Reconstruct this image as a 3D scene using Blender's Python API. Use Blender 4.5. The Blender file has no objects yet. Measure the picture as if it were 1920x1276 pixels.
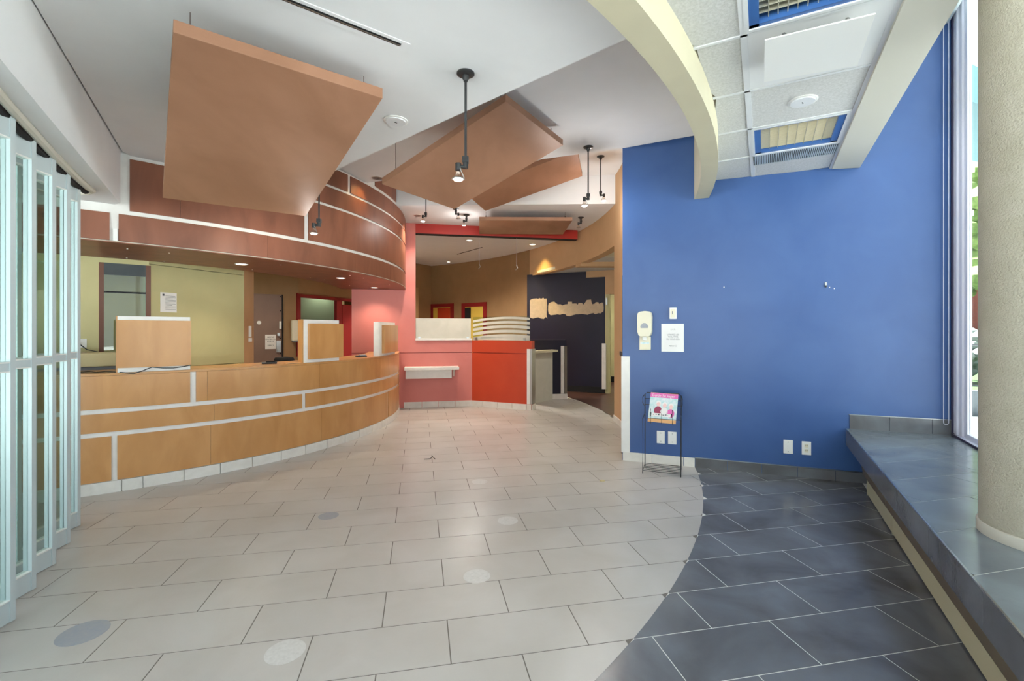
import bpy, math, random
from math import sin, cos, pi, sqrt, atan2, hypot
random.seed(7)
# ------------------------------------------------------------------ camera, world, light, exposure
scn = bpy.context.scene
F, CX, CY, H = 876.0, 960.0, 620.0, 1.40          # focal length (px of a 1920 wide frame), horizon row, eye height
cam = bpy.data.cameras.new('camera'); cam_o = bpy.data.objects.new('camera', cam)
scn.collection.objects.link(cam_o); scn.camera = cam_o
cam.sensor_width = 36.0; cam.lens = F / 1920 * 36; cam.shift_y = (CY - 638) / 1920
cam_o.location = (0, 0, H); cam_o.rotation_euler = (pi / 2, 0, 0); cam.clip_start = 0.05
world = bpy.data.worlds.new('world'); scn.world = world; world.use_nodes = True
bg = world.node_tree.nodes['Background']; bg.inputs[0].default_value = (0.82, 0.92, 1.0, 1); bg.inputs[1].default_value = 2.3
sl_ = bpy.data.lights.new('sun', 'SUN'); sl_.energy = 62; sl_.angle = math.radians(2); sl_.color = (.90, .96, 1.0)
sun = bpy.data.objects.new('sun', sl_); sun.rotation_euler = (math.radians(-32), math.radians(-28), 0); scn.collection.objects.link(sun)      # high over the roof, lights the pavement outside
scn.view_settings.view_transform = 'Standard'; scn.view_settings.look = 'None'
scn.view_settings.gamma = 1.0; scn.view_settings.use_curve_mapping = False; scn.view_settings.exposure = 0.18

def area_lamp(name, loc, size, power, col=(1, .95, .88), rot=(0, 0, 0), size_y=None):
    l = bpy.data.lights.new(name, 'AREA'); l.energy = power; l.color = col; l.size = size
    if size_y: l.shape = 'RECTANGLE'; l.size_y = size_y
    o = bpy.data.objects.new(name, l); o.location = loc; o.rotation_euler = rot; scn.collection.objects.link(o); return o

def spot_lamp(name, loc, aim, power, col=(1, .72, .42), angle=50, blend=.6, radius=.03):
    from mathutils import Vector
    l = bpy.data.lights.new(name, 'SPOT'); l.energy = power; l.color = col; l.spot_size = math.radians(angle); l.spot_blend = blend; l.shadow_soft_size = radius
    o = bpy.data.objects.new(name, l); o.location = loc
    o.rotation_euler = (Vector(aim) - Vector(loc)).to_track_quat('-Z', 'Y').to_euler(); scn.collection.objects.link(o); return o

def point_lamp(name, loc, power, col=(1, .96, .92), radius=.03):
    l = bpy.data.lights.new(name, 'POINT'); l.energy = power; l.color = col; l.shadow_soft_size = radius
    o = bpy.data.objects.new(name, l); o.location = loc; scn.collection.objects.link(o); return o

# ------------------------------------------------------------------ materials
def lin(c):
    return tuple(((v / 255) / 12.92 if v / 255 <= .04045 else ((v / 255 + .055) / 1.055) ** 2.4) for v in c) + (1,)
M = {}
def mat(name, col, rough=.6, metal=0, noise=None, col2=None, stretch=(1, 1, 1), bump=0, bscale=60, rand=0, emit=0, spec=.5, detail=4):
    m = bpy.data.materials.new(name); m.use_nodes = True; nt = m.node_tree; b = nt.nodes['Principled BSDF']
    b.inputs['Base Color'].default_value = lin(col); b.inputs['Roughness'].default_value = rough; b.inputs['Metallic'].default_value = metal
    b.inputs['Specular IOR Level'].default_value = spec
    tc = nt.nodes.new('ShaderNodeTexCoord'); mp = nt.nodes.new('ShaderNodeMapping'); mp.inputs['Scale'].default_value = stretch
    nt.links.new(tc.outputs['Object'], mp.inputs['Vector'])
    last = None
    if noise:
        n = nt.nodes.new('ShaderNodeTexNoise'); n.inputs['Scale'].default_value = noise; n.inputs['Detail'].default_value = detail
        n.inputs['Distortion'].default_value = .6
        nt.links.new(mp.outputs[0], n.inputs['Vector'])
        mr = nt.nodes.new('ShaderNodeMapRange'); mr.inputs['From Min'].default_value = .3; mr.inputs['From Max'].default_value = .7
        nt.links.new(n.outputs['Fac'], mr.inputs['Value'])
        mx = nt.nodes.new('ShaderNodeMix'); mx.data_type = 'RGBA'
        mx.inputs[6].default_value = lin(col); mx.inputs[7].default_value = lin(col2 or [v * .85 for v in col])
        nt.links.new(mr.outputs[0], mx.inputs[0]); last = mx.outputs[2]
    if rand:
        oi = nt.nodes.new('ShaderNodeObjectInfo'); mr2 = nt.nodes.new('ShaderNodeMapRange')
        mr2.inputs['To Min'].default_value = 1 - rand; mr2.inputs['To Max'].default_value = 1 + rand
        nt.links.new(oi.outputs['Random'], mr2.inputs['Value'])
        hs = nt.nodes.new('ShaderNodeHueSaturation'); nt.links.new(mr2.outputs[0], hs.inputs['Value'])
        if last is not None: nt.links.new(last, hs.inputs['Color'])
        else: hs.inputs['Color'].default_value = lin(col)
        last = hs.outputs[0]
    if last is not None: nt.links.new(last, b.inputs['Base Color'])
    if bump:
        n2 = nt.nodes.new('ShaderNodeTexNoise'); n2.inputs['Scale'].default_value = bscale; n2.inputs['Detail'].default_value = 3
        nt.links.new(mp.outputs[0], n2.inputs['Vector'])
        bp = nt.nodes.new('ShaderNodeBump'); bp.inputs['Strength'].default_value = bump; bp.inputs['Distance'].default_value = .01
        nt.links.new(n2.outputs['Fac'], bp.inputs['Height']); nt.links.new(bp.outputs[0], b.inputs['Normal'])
    if emit:
        b.inputs['Emission Color'].default_value = lin(col); b.inputs['Emission Strength'].default_value = emit
    M[name] = m; return m
def glass(name, col, gloss=.08, rough=.02, tint=.0):
    m = bpy.data.materials.new(name); m.use_nodes = True; nt = m.node_tree; nt.nodes.clear()
    o = nt.nodes.new('ShaderNodeOutputMaterial'); t = nt.nodes.new('ShaderNodeBsdfTransparent'); g = nt.nodes.new('ShaderNodeBsdfGlossy')
    t.inputs[0].default_value = lin(col); g.inputs['Roughness'].default_value = rough
    mx = nt.nodes.new('ShaderNodeMixShader'); mx.inputs[0].default_value = gloss
    nt.links.new(t.outputs[0], mx.inputs[1]); nt.links.new(g.outputs[0], mx.inputs[2]); nt.links.new(mx.outputs[0], o.inputs[0])
    M[name] = m; return m

mat('white_ceiling', (232, 233, 234), .9, noise=3, col2=(228, 229, 230))
mat('blue_paint', (53, 86, 142), .38, noise=2.2, col2=(61, 94, 149), bump=.06, bscale=300)
mat('navy_paint', (19, 17, 44), .5, noise=4, col2=(15, 13, 36))
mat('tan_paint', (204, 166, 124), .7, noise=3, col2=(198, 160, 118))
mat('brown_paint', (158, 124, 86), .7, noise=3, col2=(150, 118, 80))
mat('cream_paint', (205, 198, 170), .65, noise=3, col2=(199, 192, 165))
mat('beige_trim', (200, 197, 184), .6)
mat('hazed_red', (214, 128, 120), .45, noise=2.5, col2=(208, 120, 112))  # wall red with daylight haze put into the colour
mat('warm_red', (198, 70, 38), .45, noise=2.5, col2=(192, 62, 32))  # same wall red with warm light put into the colour; also a rear door
mat('red_paint', (176, 44, 34), .45)
mat('dark_red_paint', (140, 28, 32), .45)
mat('olive_paint', (198, 190, 142), .7, noise=3, col2=(190, 183, 136))
mat('sage_paint', (196, 212, 172), .7)
mat('yellow_paint', (220, 190, 80), .7)
mat('counter_wood', (206, 154, 98), .3, noise=3.5, col2=(188, 134, 78), stretch=(1.5, 1.5, .5), bump=.03, bscale=120, rand=.05, detail=7)
mat('fascia_wood', (146, 90, 66), .42, noise=3.2, col2=(122, 73, 52), stretch=(1.5, 1.5, .5), bump=.03, bscale=120, rand=.05, detail=7)
mat('panel_wood', (168, 124, 98), .5, noise=2.6, col2=(148, 106, 80), stretch=(1.2, .6, 1), bump=.04, bscale=150, rand=.03, detail=8)
mat('white_core', (240, 239, 235), .5, noise=8, col2=(232, 230, 226))
mat('light_tile', (190, 187, 183), .30, noise=2.4, col2=(178, 174, 168), bump=.05, bscale=60, rand=.025, detail=8)
mat('dark_tile', (120, 124, 130), .2, noise=2.2, col2=(88, 86, 86), bump=.05, bscale=50, rand=.05, detail=8)
mat('ledge_tile', (124, 134, 140), .2, noise=2.2, col2=(98, 104, 110), bump=.05, bscale=50, rand=.05, detail=8)
mat('base_tile', (234, 231, 224), .4, noise=9, col2=(222, 218, 210), rand=.02)
mat('grout_dark', (120, 116, 110), .9)
mat('grout_light', (196, 196, 192), .9)
mat('ceiling_tile', (216, 216, 215), .95, noise=70, col2=(196, 196, 194), bump=.35, bscale=130, detail=2)
mat('tbar', (224, 226, 228), .5)
mat('stucco', (178, 174, 158), .85, noise=9, col2=(170, 166, 148), bump=.7, bscale=130)
mat('black_metal', (38, 40, 42), .4, spec=.6)
mat('steel', (180, 180, 178), .28, metal=1)
mat('aluminium', (196, 208, 211), .38, metal=.15)
mat('window_white', (226, 228, 240), .45)
mat('dark_frame', (52, 44, 74), .5)
mat('plastic_white', (236, 236, 232), .4)
mat('plastic_cream', (226, 220, 196), .35)
mat('paper', (236, 234, 232), .8)
mat('ink', (70, 74, 82), .8)
mat('grey_text', (130, 132, 136), .8)
mat('navy_ink', (40, 40, 110), .6)
mat('heater_cream', (198, 192, 160), .5)
mat('heater_brown', (110, 98, 80), .5)
mat('dark', (18, 18, 20), .8)
mat('dark_wood_floor', (92, 62, 52), .35, noise=3, col2=(62, 40, 36), stretch=(2, 14, 1), detail=6)
mat('door_brown', (138, 112, 98), .55, noise=2, col2=(128, 102, 90))
mat('brown_frame', (104, 62, 44), .45)
mat('maroon_panel', (108, 34, 40), .4)
mat('louver_blue', (60, 104, 168), .35, spec=.6)
mat('louver_silver', (206, 202, 182), .3, metal=.3)
mat('lamp_panel', (252, 246, 222), .6, emit=2.2)
mat('bulb_glow', (255, 246, 226), .4, emit=9)
mat('down_glow', (255, 248, 232), .4, emit=3.5)
mat('plaster_patch', (206, 184, 154), .9, noise=12, col2=(192, 172, 144), bump=.5, bscale=60)
mat('sticker_grey', (150, 156, 168), .45, noise=40, col2=(160, 162, 167))
mat('sticker_white', (208, 207, 204), .5, noise=60, col2=(196, 195, 192))
mat('frost', (214, 212, 200), .5, noise=5, col2=(204, 203, 190))
mat('bag_orange', (232, 82, 20), .35)
mat('grass', (52, 72, 24), .9, noise=20, col2=(40, 60, 20))
mat('foliage', (112, 132, 72), .9, noise=6, col2=(76, 98, 46))
mat('shrub_pale', (128, 134, 128), .9, noise=9, col2=(88, 100, 92))
mat('concrete', (84, 90, 93), .9, noise=4, col2=(74, 80, 84))
mat('sidewalk', (214, 212, 206), .9, noise=3, col2=(204, 202, 197))
mat('brick_far', (112, 58, 46), .9, noise=14, col2=(98, 50, 42))
mat('teal_soffit', (92, 130, 138), .6)
mat('worktop', (202, 190, 146), .45, noise=4, col2=(194, 182, 138))
mat('mag_pink', (226, 110, 180), .4); mat('mag_teal', (170, 214, 214), .4, noise=30, col2=(226, 232, 234)); mat('skin_print', (240, 204, 200), .5)
mat('maroon_print', (150, 60, 90), .5); mat('cord', (40, 48, 50), .5); mat('cord_white', (214, 214, 226), .4)
mat('wire', (96, 84, 80), .4); mat('orange_book', (222, 170, 116), .6)
glass('clear_glass', (250, 252, 250), .05); glass('door_glass', (232, 240, 238), .05); glass('lamp_glass', (250, 240, 230), .25, .1)

# ------------------------------------------------------------------ mesh helpers
def root_loc(o):
    x = [0, 0, 0]
    while o is not None:
        x = [a + b for a, b in zip(x, o.location)]; o = o.parent
    return x
class B:
    """collects shapes in world coordinates; out() links them as one mesh object"""
    def __init__(s): s.v = []; s.f = []
    def add(s, v, f):
        n = len(s.v); s.v += [tuple(p) for p in v]; s.f += [tuple(i + n for i in q) for q in f]; return s
    def prism(s, pts, z0, z1):
        n = len(pts)
        a = sum(pts[i][0] * pts[(i + 1) % n][1] - pts[(i + 1) % n][0] * pts[i][1] for i in range(n))
        if a < 0: pts = pts[::-1]
        v = [(p[0], p[1], z0) for p in pts] + [(p[0], p[1], z1) for p in pts]
        f = [tuple(range(n))[::-1], tuple(range(n, 2 * n))] + [(i, (i + 1) % n, n + (i + 1) % n, n + i) for i in range(n)]
        return s.add(v, f)
    def hexa(s, b, t):           # bottom 4 points, top 4 points
        return s.add(list(b) + list(t), [(3, 2, 1, 0), (4, 5, 6, 7), (0, 1, 5, 4), (1, 2, 6, 5), (2, 3, 7, 6), (3, 0, 4, 7)])
    def box(s, c, d, rz=0):
        x, y, z = [q / 2 for q in d]; cz, sz = cos(rz), sin(rz)
        P = [(c[0] + a * x * cz - b * y * sz, c[1] + a * x * sz + b * y * cz) for a, b in ((-1, -1), (1, -1), (1, 1), (-1, 1))]
        return s.prism(P, c[2] - z, c[2] + z)
    def arc(s, c, r0, r1, a0, a1, z0, z1, n=24):
        v = []
        for i in range(n + 1):
            a = a0 + (a1 - a0) * i / n
            for r, z in ((r0, z0), (r1, z0), (r1, z1), (r0, z1)): v.append((c[0] + r * cos(a), c[1] + r * sin(a), z))
        f = []
        for i in range(n):
            k = 4 * i
            for j in range(4): f.append((k + j, k + (j + 1) % 4, k + 4 + (j + 1) % 4, k + 4 + j))
        f += [(3, 2, 1, 0), (4 * n, 4 * n + 1, 4 * n + 2, 4 * n + 3)]
        return s.add(v, f)
    def tube(s, pts, r, n=8):
        from mathutils import Vector
        P = [Vector(p) for p in pts]; rings = []
        for i, p in enumerate(P):
            d = (P[min(i + 1, len(P) - 1)] - P[max(i - 1, 0)]).normalized()
            u = d.orthogonal().normalized() if abs(d.z) > .9 else d.cross(Vector((0, 0, 1))).normalized()
            w = d.cross(u)
            rings.append([tuple(p + u * r * cos(2 * pi * k / n) + w * r * sin(2 * pi * k / n)) for k in range(n)])
        v = [q for rr in rings for q in rr]; f = []
        for i in range(len(P) - 1):
            for k in range(n): f.append((i * n + k, i * n + (k + 1) % n, (i + 1) * n + (k + 1) % n, (i + 1) * n + k))
        f += [tuple(range(n))[::-1], tuple(range((len(P) - 1) * n, len(P) * n))]
        return s.add(v, f)
    def lathe(s, prof, c, axis=(0, 0, 1), n=20):       # prof: (radius, height along the axis)
        from mathutils import Vector
        ax = Vector(axis).normalized(); u = ax.orthogonal().normalized(); w = ax.cross(u); v = []; f = []
        c = Vector(c)
        for r, h in prof:
            for k in range(n): v.append(tuple(c + ax * h + (u * cos(2 * pi * k / n) + w * sin(2 * pi * k / n)) * max(r, 1e-4)))
        for i in range(len(prof) - 1):
            for k in range(n): f.append((i * n + k, i * n + (k + 1) % n, (i + 1) * n + (k + 1) % n, (i + 1) * n + k))
        f += [tuple(range(n))[::-1], tuple(range((len(prof) - 1) * n, len(prof) * n))]
        return s.add(v, f)
    def out(s, name, m, parent=None, smooth=False, label=None, bevel=0):
        off = root_loc(parent)
        me = bpy.data.meshes.new(name); me.from_pydata([(a - off[0], b - off[1], c - off[2]) for a, b, c in s.v], [], s.f); me.update()
        me.materials.append(M[m]); o = bpy.data.objects.new(name, me); scn.collection.objects.link(o)
        if parent is not None: o.parent = parent
        if smooth:
            for p in me.polygons: p.use_smooth = True
            md = o.modifiers.new('split', 'EDGE_SPLIT'); md.split_angle = math.radians(38)
        if bevel:
            md = o.modifiers.new('bevel', 'BEVEL'); md.width = bevel; md.segments = 2; md.limit_method = 'ANGLE'
        if label: o['label'] = label
        return o
def thing(name, label, cat, loc, group=None):
    o = bpy.data.objects.new(name, None); scn.collection.objects.link(o); o.location = loc; o.empty_display_size = .05
    o['label'] = label; o['category'] = cat
    if group: o['group'] = group
    return o
def tag(o, label, cat, group=None):
    o['label'] = label; o['category'] = cat
    if group: o['group'] = group
    return o
def struct(o, label, cat='room part'):
    o['kind'] = 'structure'; o['label'] = label; o['category'] = cat; return o
def sroot(name, label, loc, cat='room part'):
    return struct(thing(name, label, cat, loc), label, cat)
def text(name, body, size, m, parent, org, ux, nrm, align='CENTER', ext=.0006, label=None):
    """flat lettering: ux is the reading direction (2D), nrm the outward normal of the upright surface (2D)"""
    cu = bpy.data.curves.new(name, 'FONT'); cu.body = body; cu.size = size; cu.align_x = align; cu.extrude = 0
    t = bpy.data.objects.new(name, cu); scn.collection.objects.link(t)
    dg = bpy.context.evaluated_depsgraph_get(); me = bpy.data.meshes.new_from_object(t.evaluated_get(dg))
    bpy.data.objects.remove(t)
    b = B(); b.v = [(org[0] + v.co.x * ux[0] + nrm[0] * ext, org[1] + v.co.x * ux[1] + nrm[1] * ext, org[2] + v.co.y) for v in me.vertices]
    b.f = [tuple(p.vertices) for p in me.polygons]
    return b.out(name, m, parent, label=label)

def G(x, y, z=0.0):                 # where the sight line through an image point meets the level z
    d = (z - H) * F / (CY - y); return ((x - CX) / F * d, d)
def Zat(y, d): return H + (CY - y) / F * d
def ray_circle(x, c, r, far=False):
    k = (x - CX) / F; a = k * k + 1; b = -2 * (k * c[0] + c[1]); cc = c[0] ** 2 + c[1] ** 2 - r * r
    q = sqrt(max(b * b - 4 * a * cc, 0)); t = (-b + (q if far else -q)) / (2 * a); return (k * t, t)
def ang_at(x, c, r): p = ray_circle(x, c, r); return atan2(p[1] - c[1], p[0] - c[0])
def ray_line(x, p, d):              # sight line of column x with the vertical plane through p along d -> distance along d
    k = (x - CX) / F; t = (k * p[1] - p[0]) / (d[0] - k * d[1]); return t
def clip_half(poly, p, n):          # keep the side where (q-p).n >= 0
    out = []
    for i in range(len(poly)):
        a, b = poly[i], poly[(i + 1) % len(poly)]
        da = (a[0] - p[0]) * n[0] + (a[1] - p[1]) * n[1]; db = (b[0] - p[0]) * n[0] + (b[1] - p[1]) * n[1]
        if da >= 0: out.append(a)
        if da * db < 0: t = da / (da - db); out.append((a[0] + (b[0] - a[0]) * t, a[1] + (b[1] - a[1]) * t))
    return out
def cell(o, e1, e2, u0, u1, v0, v1, inside=(), outside=(), n=14):
    """polygon of a tile o+u*e1+v*e2, kept inside / cut by circles"""
    W = lambda u, v: (o[0] + u * e1[0] + v * e2[0], o[1] + u * e1[1] + v * e2[1])
    def loc(c):
        d = (c[0] - o[0], c[1] - o[1]); return d[0] * e1[0] + d[1] * e1[1], d[0] * e2[0] + d[1] * e2[1]
    cs = [(W(u0, v0)), W(u1, v0), W(u1, v1), W(u0, v1)]
    rng = lambda c: [hypot(p[0] - c[0], p[1] - c[1]) for p in cs]
    ins = [(loc(c), r) for c, r in inside if max(rng(c)) > r]; outs = [(loc(c), r) for c, r in outside if min(rng(c)) < r]
    for c, r in inside:
        if min(rng(c)) > r + .0: 
            if min(rng(c)) > r + .35: return None
    for c, r in outside:
        if max(rng(c)) < r: return None
    if not ins and not outs: return cs
    S = []
    for i in range(n + 1):
        u = u0 + (u1 - u0) * i / n; lo, hi = v0, v1
        for (cu, cv), r in ins:
            q = r * r - (u - cu) ** 2
            if q <= 0: lo, hi = 1, 0; break
            q = sqrt(q); lo = max(lo, cv - q); hi = min(hi, cv + q)
        for (cu, cv), r in outs:
            q = r * r - (u - cu) ** 2
            if q > 0:
                q = sqrt(q); A = min(hi, cv - q) - lo; Bv = hi - max(lo, cv + q)
                if A >= Bv: hi = min(hi, cv - q)
                else: lo = max(lo, cv + q)
        if hi - lo > 2e-3: S.append((u, lo, hi))
        elif S: break
    if len(S) < 2: return None
    return [W(u, l) for u, l, h in S] + [W(u, h) for u, l, h in S[::-1]]

# ------------------------------------------------------------------ plan
CC, RC = (-5.775, 7.22), 3.92            # reception counter circle
FC, RF = (-6.33, 7.343), 4.54            # wooden fascia circle
DC, RD = (-4.583, 6.341), 6.643          # light / dark floor boundary
WC, RW = (-6.467, 7.146), 8.00           # tan curved wall
TH = .1945; TE, TN = (cos(TH), sin(TH)), (-sin(TH), cos(TH)); TO = (-1.8123, 1.9708); TL, TW = .6105, .3062
BP, BD, BN = (1.20, 5.07), (.9358, -.3526), (-.3526, -.9358)     # blue wall: start, direction, outward normal
WD, WN = (.4726, .8813), (-.8813, .4726)       # window line direction, normal into the room
CRN = (3.86, 4.07)                       # corner of blue wall and window
def bw(s, n=0.0): return (BP[0] + BD[0] * s + BN[0] * n, BP[1] + BD[1] * s + BN[1] * n)
def sx(x, n=0.0): return ray_line(x, bw(0, n), BD)
def Db(s, n=0.0): return bw(s, n)[1]
def bwz(x, y, n=0.0): s = sx(x, n); return Zat(y, Db(s, n))
def wpt(p, t, n=0.0): return (p[0] + WD[0] * t + WN[0] * n, p[1] + WD[1] * t + WN[1] * n)
C1, C2, C3, C4 = 2.90, 3.38, 3.80, 3.34  # ceiling levels
C4 = 3.36; RW = 8.06
# ------------------------------------------------------------------ floor
fl = B().prism([(-7, -4), (4.4, -4), (4.4, 5.2), (3, 15.5), (-7, 15.5)], -.12, -.0012).out('floor', 'grout_dark')
struct(fl, 'tiled floor, pale stone tiles inside a curve and charcoal tiles outside it', 'floor')
m = bpy.data.materials.new('grout'); m.use_nodes = True; nt = m.node_tree; bs = nt.nodes['Principled BSDF']; bs.inputs['Roughness'].default_value = .9
tc = nt.nodes.new('ShaderNodeTexCoord'); vd = nt.nodes.new('ShaderNodeVectorMath'); vd.operation = 'DISTANCE'; vd.inputs[1].default_value = (DC[0], DC[1], -.006)
gt = nt.nodes.new('ShaderNodeMath'); gt.operation = 'GREATER_THAN'; gt.inputs[1].default_value = RD
mx = nt.nodes.new('ShaderNodeMix'); mx.data_type = 'RGBA'; mx.inputs[6].default_value = lin((112, 106, 100)); mx.inputs[7].default_value = lin((214, 214, 210))
nt.links.new(tc.outputs['Object'], vd.inputs[0]); nt.links.new(vd.outputs['Value'], gt.inputs[0]); nt.links.new(gt.outputs[0], mx.inputs[0]); nt.links.new(mx.outputs[2], bs.inputs['Base Color'])
fl.data.materials[0] = m
LE0 = (1.514, 1.382)                       # a point of the ledge's front edge
cand = {'light_tile': [], 'dark_tile': []}
g = .0027
for r in range(-11, 28):
    off = 0 if r % 2 == 0 else .5
    for k in range(-12, 14):
        u0, u1, v0, v1 = (k + off) * TL + g, (k + 1 + off) * TL - g, r * TW + g, (r + 1) * TW - g
        cx = TO[0] + TE[0] * (u0 + u1) / 2 + TN[0] * (v0 + v1) / 2; cy = TO[1] + TE[1] * (u0 + u1) / 2 + TN[1] * (v0 + v1) / 2
        if cy < -.4 or cy > 10.4 or cx < -4.6 or cx > 3.7: continue
        if hypot(cx - CC[0], cy - CC[1]) < RC - .32: continue
        if cx < .1 and (cx + 1.94) * -.189 + (cy - 8.49) * .982 > .35: continue
        if cy > 9.9 and cx < .8: continue
        p = cell(TO, TE, TN, u0, u1, v0, v1, inside=[(DC, RD)] + ([(WC, RW + .06)] if cy > 5 else []))
        if p and not (cx < -3.0 and cy < .3):
            if min(q[0] for q in p) > 1.12 and cy < 5.6: p = clip_half(p, BP, BN)
            if len(p) > 2 and not (cx > 1.3 and 4.9 < cy < 5.7 and len(p) < 3): cand['light_tile'].append((hypot(cx, cy), p))
        if cy < 5.3:
            p = cell(TO, TE, TN, u0, u1, v0, v1, outside=[(DC, RD)])
            if p:
                p = clip_half(p, BP, BN)
                if len(p) > 2: p = clip_half(p, wpt(LE0, 0, -.13), WN)
                if len(p) > 2: cand['dark_tile'].append((hypot(cx, cy), p))
for nm, lst in cand.items():
    lst.sort(key=lambda q: q[0]); rest = B()
    for i, (d, p) in enumerate(lst):
        if i < 300: B().prism(p, -.0012, 0).out(nm, nm, fl)
        else: rest.prism(p, -.0012, 0)
    if rest.v: rest.out('far_light_tiles' if nm == 'light_tile' else 'far_dark_tiles', nm, fl)['kind'] = 'stuff'
B().arc(WC, RW + .065, 12.5, -.05, .62, -.006, .001, 60).out('wood_flooring', 'dark_wood_floor', fl, label='dark brown wood flooring of the hallway')

# ------------------------------------------------------------------ ceilings and bulkheads
ceil = sroot('ceiling', 'suspended ceiling of speckled white tiles near the window', (2, 3, 2.93), 'ceiling')
bA, bBk = (-3.27, 3.9), (-.23, -1.075)     # left bulkhead face line
E1a, E1b = (-3.2, 5.84), (1.3, 1.56)       # edge of the low ceiling
def beam_arc(r, y0, y1, n=26):
    a0, a1 = math.asin((y0 - 6.375) / r), math.asin((y1 - 6.375) / r)
    return [(-4.489 + r * cos(a0 + (a1 - a0) * i / n), 6.375 + r * sin(a0 + (a1 - a0) * i / n)) for i in range(n + 1)]
k1 = (bBk[0] - bA[0], bBk[1] - bA[1])
arcp = [p for p in beam_arc(6.60, 0, 2.3, 30)]
low = [(-3.27 + .01, 3.9 + .01)] + [(-.9, .02)] + [p for p in arcp if p[0] > -.9] 
low += [(-1.584 - (-2.8 + 1.584) * 0, 4.308)] + [(-2.75, 5.47), (-3.35, 4.6)]
B().prism(low, C1, C1 + .1).out('ceiling_low', 'white_ceiling')['kind'] = 'structure'
# upstand above the edge of the low ceiling
ex, ey = .728, -.686
B().prism([(-2.75, 5.47), (.62, 2.24), (.62 - .08, 2.24 - .08), (-2.83, 5.39)], C1 + .1, C2 + .1).out('ceiling_upstand', 'white_ceiling')['kind'] = 'structure'
e2 = lambda x: 5.07 - (x - 1.2) * .377
B().prism([(-2.85, 5.3), (.5, 2.0), (2.3, 3.6), (1.95, e2(1.95) - .1), (1.2, e2(1.2)), (-2.4, e2(-2.4)), (-3.2, e2(-3.2) - .2)], C2, C2 + .06).out('ceiling_middle', 'white_ceiling')['kind'] = 'structure'
B().prism([(1.2, e2(1.2)), (-2.4, e2(-2.4)), (-2.4, e2(-2.4) - .08), (1.2, e2(1.2) - .08)], C2 + .06, C3 + .02).out('ceiling_step', 'white_ceiling')['kind'] = 'structure'
B().prism([(1.5, e2(1.5) + .05), (-2.6, e2(-2.6)), (-2.6, 7.35), (1.9, 7.2)], C3, C3 + .06).out('ceiling_recess', 'white_ceiling')['kind'] = 'structure'
B().prism([(-2.3, 7.33), (1.75, 7.2), (1.75, 7.27), (-2.3, 7.40)], C4 + .06, C3 + .01).out('ceiling_recess_step', 'white_ceiling')['kind'] = 'structure'
B().prism([(-2.3, 7.33), (1.75, 7.2), (1.9, 9), (1.2, 11), (-2.4, 14.6), (-4.2, 14.6), (-4.2, 9.5), (-2.6, 8.4)], C4, C4 + .06).out('ceiling_rear', 'white_ceiling')['kind'] = 'structure'
B().prism([(-6.9, -4), (4.6, -4), (4.6, 5.4), (3.4, 15.5), (-6.9, 15.5)], 4.60, 4.75).out('ceiling_roof', 'white_ceiling')['kind'] = 'structure'
B().prism([(-6.8, 3.2), (-4.4, 3.5), (-3.4, 4.3), (-2.7, 5.2), (-2.3, 6.3), (-2.2, 8.3), (-2.5, 10), (-4, 14), (-6.8, 14)], 2.60, 2.64).out('ceiling_teller', 'white_ceiling')['kind'] = 'structure'
# left bulkhead
bk = B().prism([bA, bBk, (-6.8, -1.5), (-6.8, 3.1), (-4.5, 3.6), (-3.6, 4.05)], 2.465, C1 + .12).out('wall_left_bulkhead', 'white_ceiling')
struct(bk, 'white boxed bulkhead above the folding glass doors', 'bulkhead')
# curved cream bulkhead
n = 40
def ringpts(c, r, y0, y1): 
    a0, a1 = math.asin((y0 - c[1]) / r), math.asin((y1 - c[1]) / r); return [(c[0] + r * cos(a0 + (a1 - a0) * i / n), c[1] + r * sin(a0 + (a1 - a0) * i / n)) for i in range(n + 1)]
inn = ringpts((-4.489, 6.375), 6.5525, .30, 4.80); outr = ringpts((-4.911, 6.569), 7.146, .05, 4.74)
b = B(); 
for z0, z1 in ((2.75, 3.44),):
    v = []; f = []
    for i in range(n + 1): v += [(*inn[i], z0), (*outr[i], z0), (*outr[i], z1), (*inn[i], z1)]
    for i in range(n):
        k = 4 * i
        for j in range(4): f.append((k + j, k + (j + 1) % 4, k + 4 + (j + 1) % 4, k + 4 + j))
    f += [(3, 2, 1, 0), (4 * n, 4 * n + 1, 4 * n + 2, 4 * n + 3)]
    b.add(v, f)
cb = b.out('ceiling_curved_bulkhead', 'cream_paint', smooth=True); struct(cb, 'cream curved bulkhead sweeping across the ceiling to the blue wall', 'bulkhead')
# straight cream bulkhead beside the window
p0, p1 = (2.99, 4.368), (3.21, 4.3126)
def wl(p, t): return (p[0] + WD[0] * t, p[1] + WD[1] * t)
sb = B().prism([wl(p0, -.02), wl(p1, 0.0), wl(p1, -6.2), wl(p0, -6.2)], 2.905, 3.5).out('ceiling_window_bulkhead', 'beige_trim'); struct(sb, 'straight grey-beige bulkhead between the tile ceiling and the window', 'bulkhead')
B().prism([wl(p0, -6.2), wl(p0, .0), wl((2.3, 4.66), .0), wl((1.6, 4.92), 0), wl((1.2, 2.0), 0), (-1.6, -1.2), (-.4, -1.5)], 3.44, 3.5).out('ceiling_void', 'white_ceiling')['kind'] = 'structure'

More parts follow.
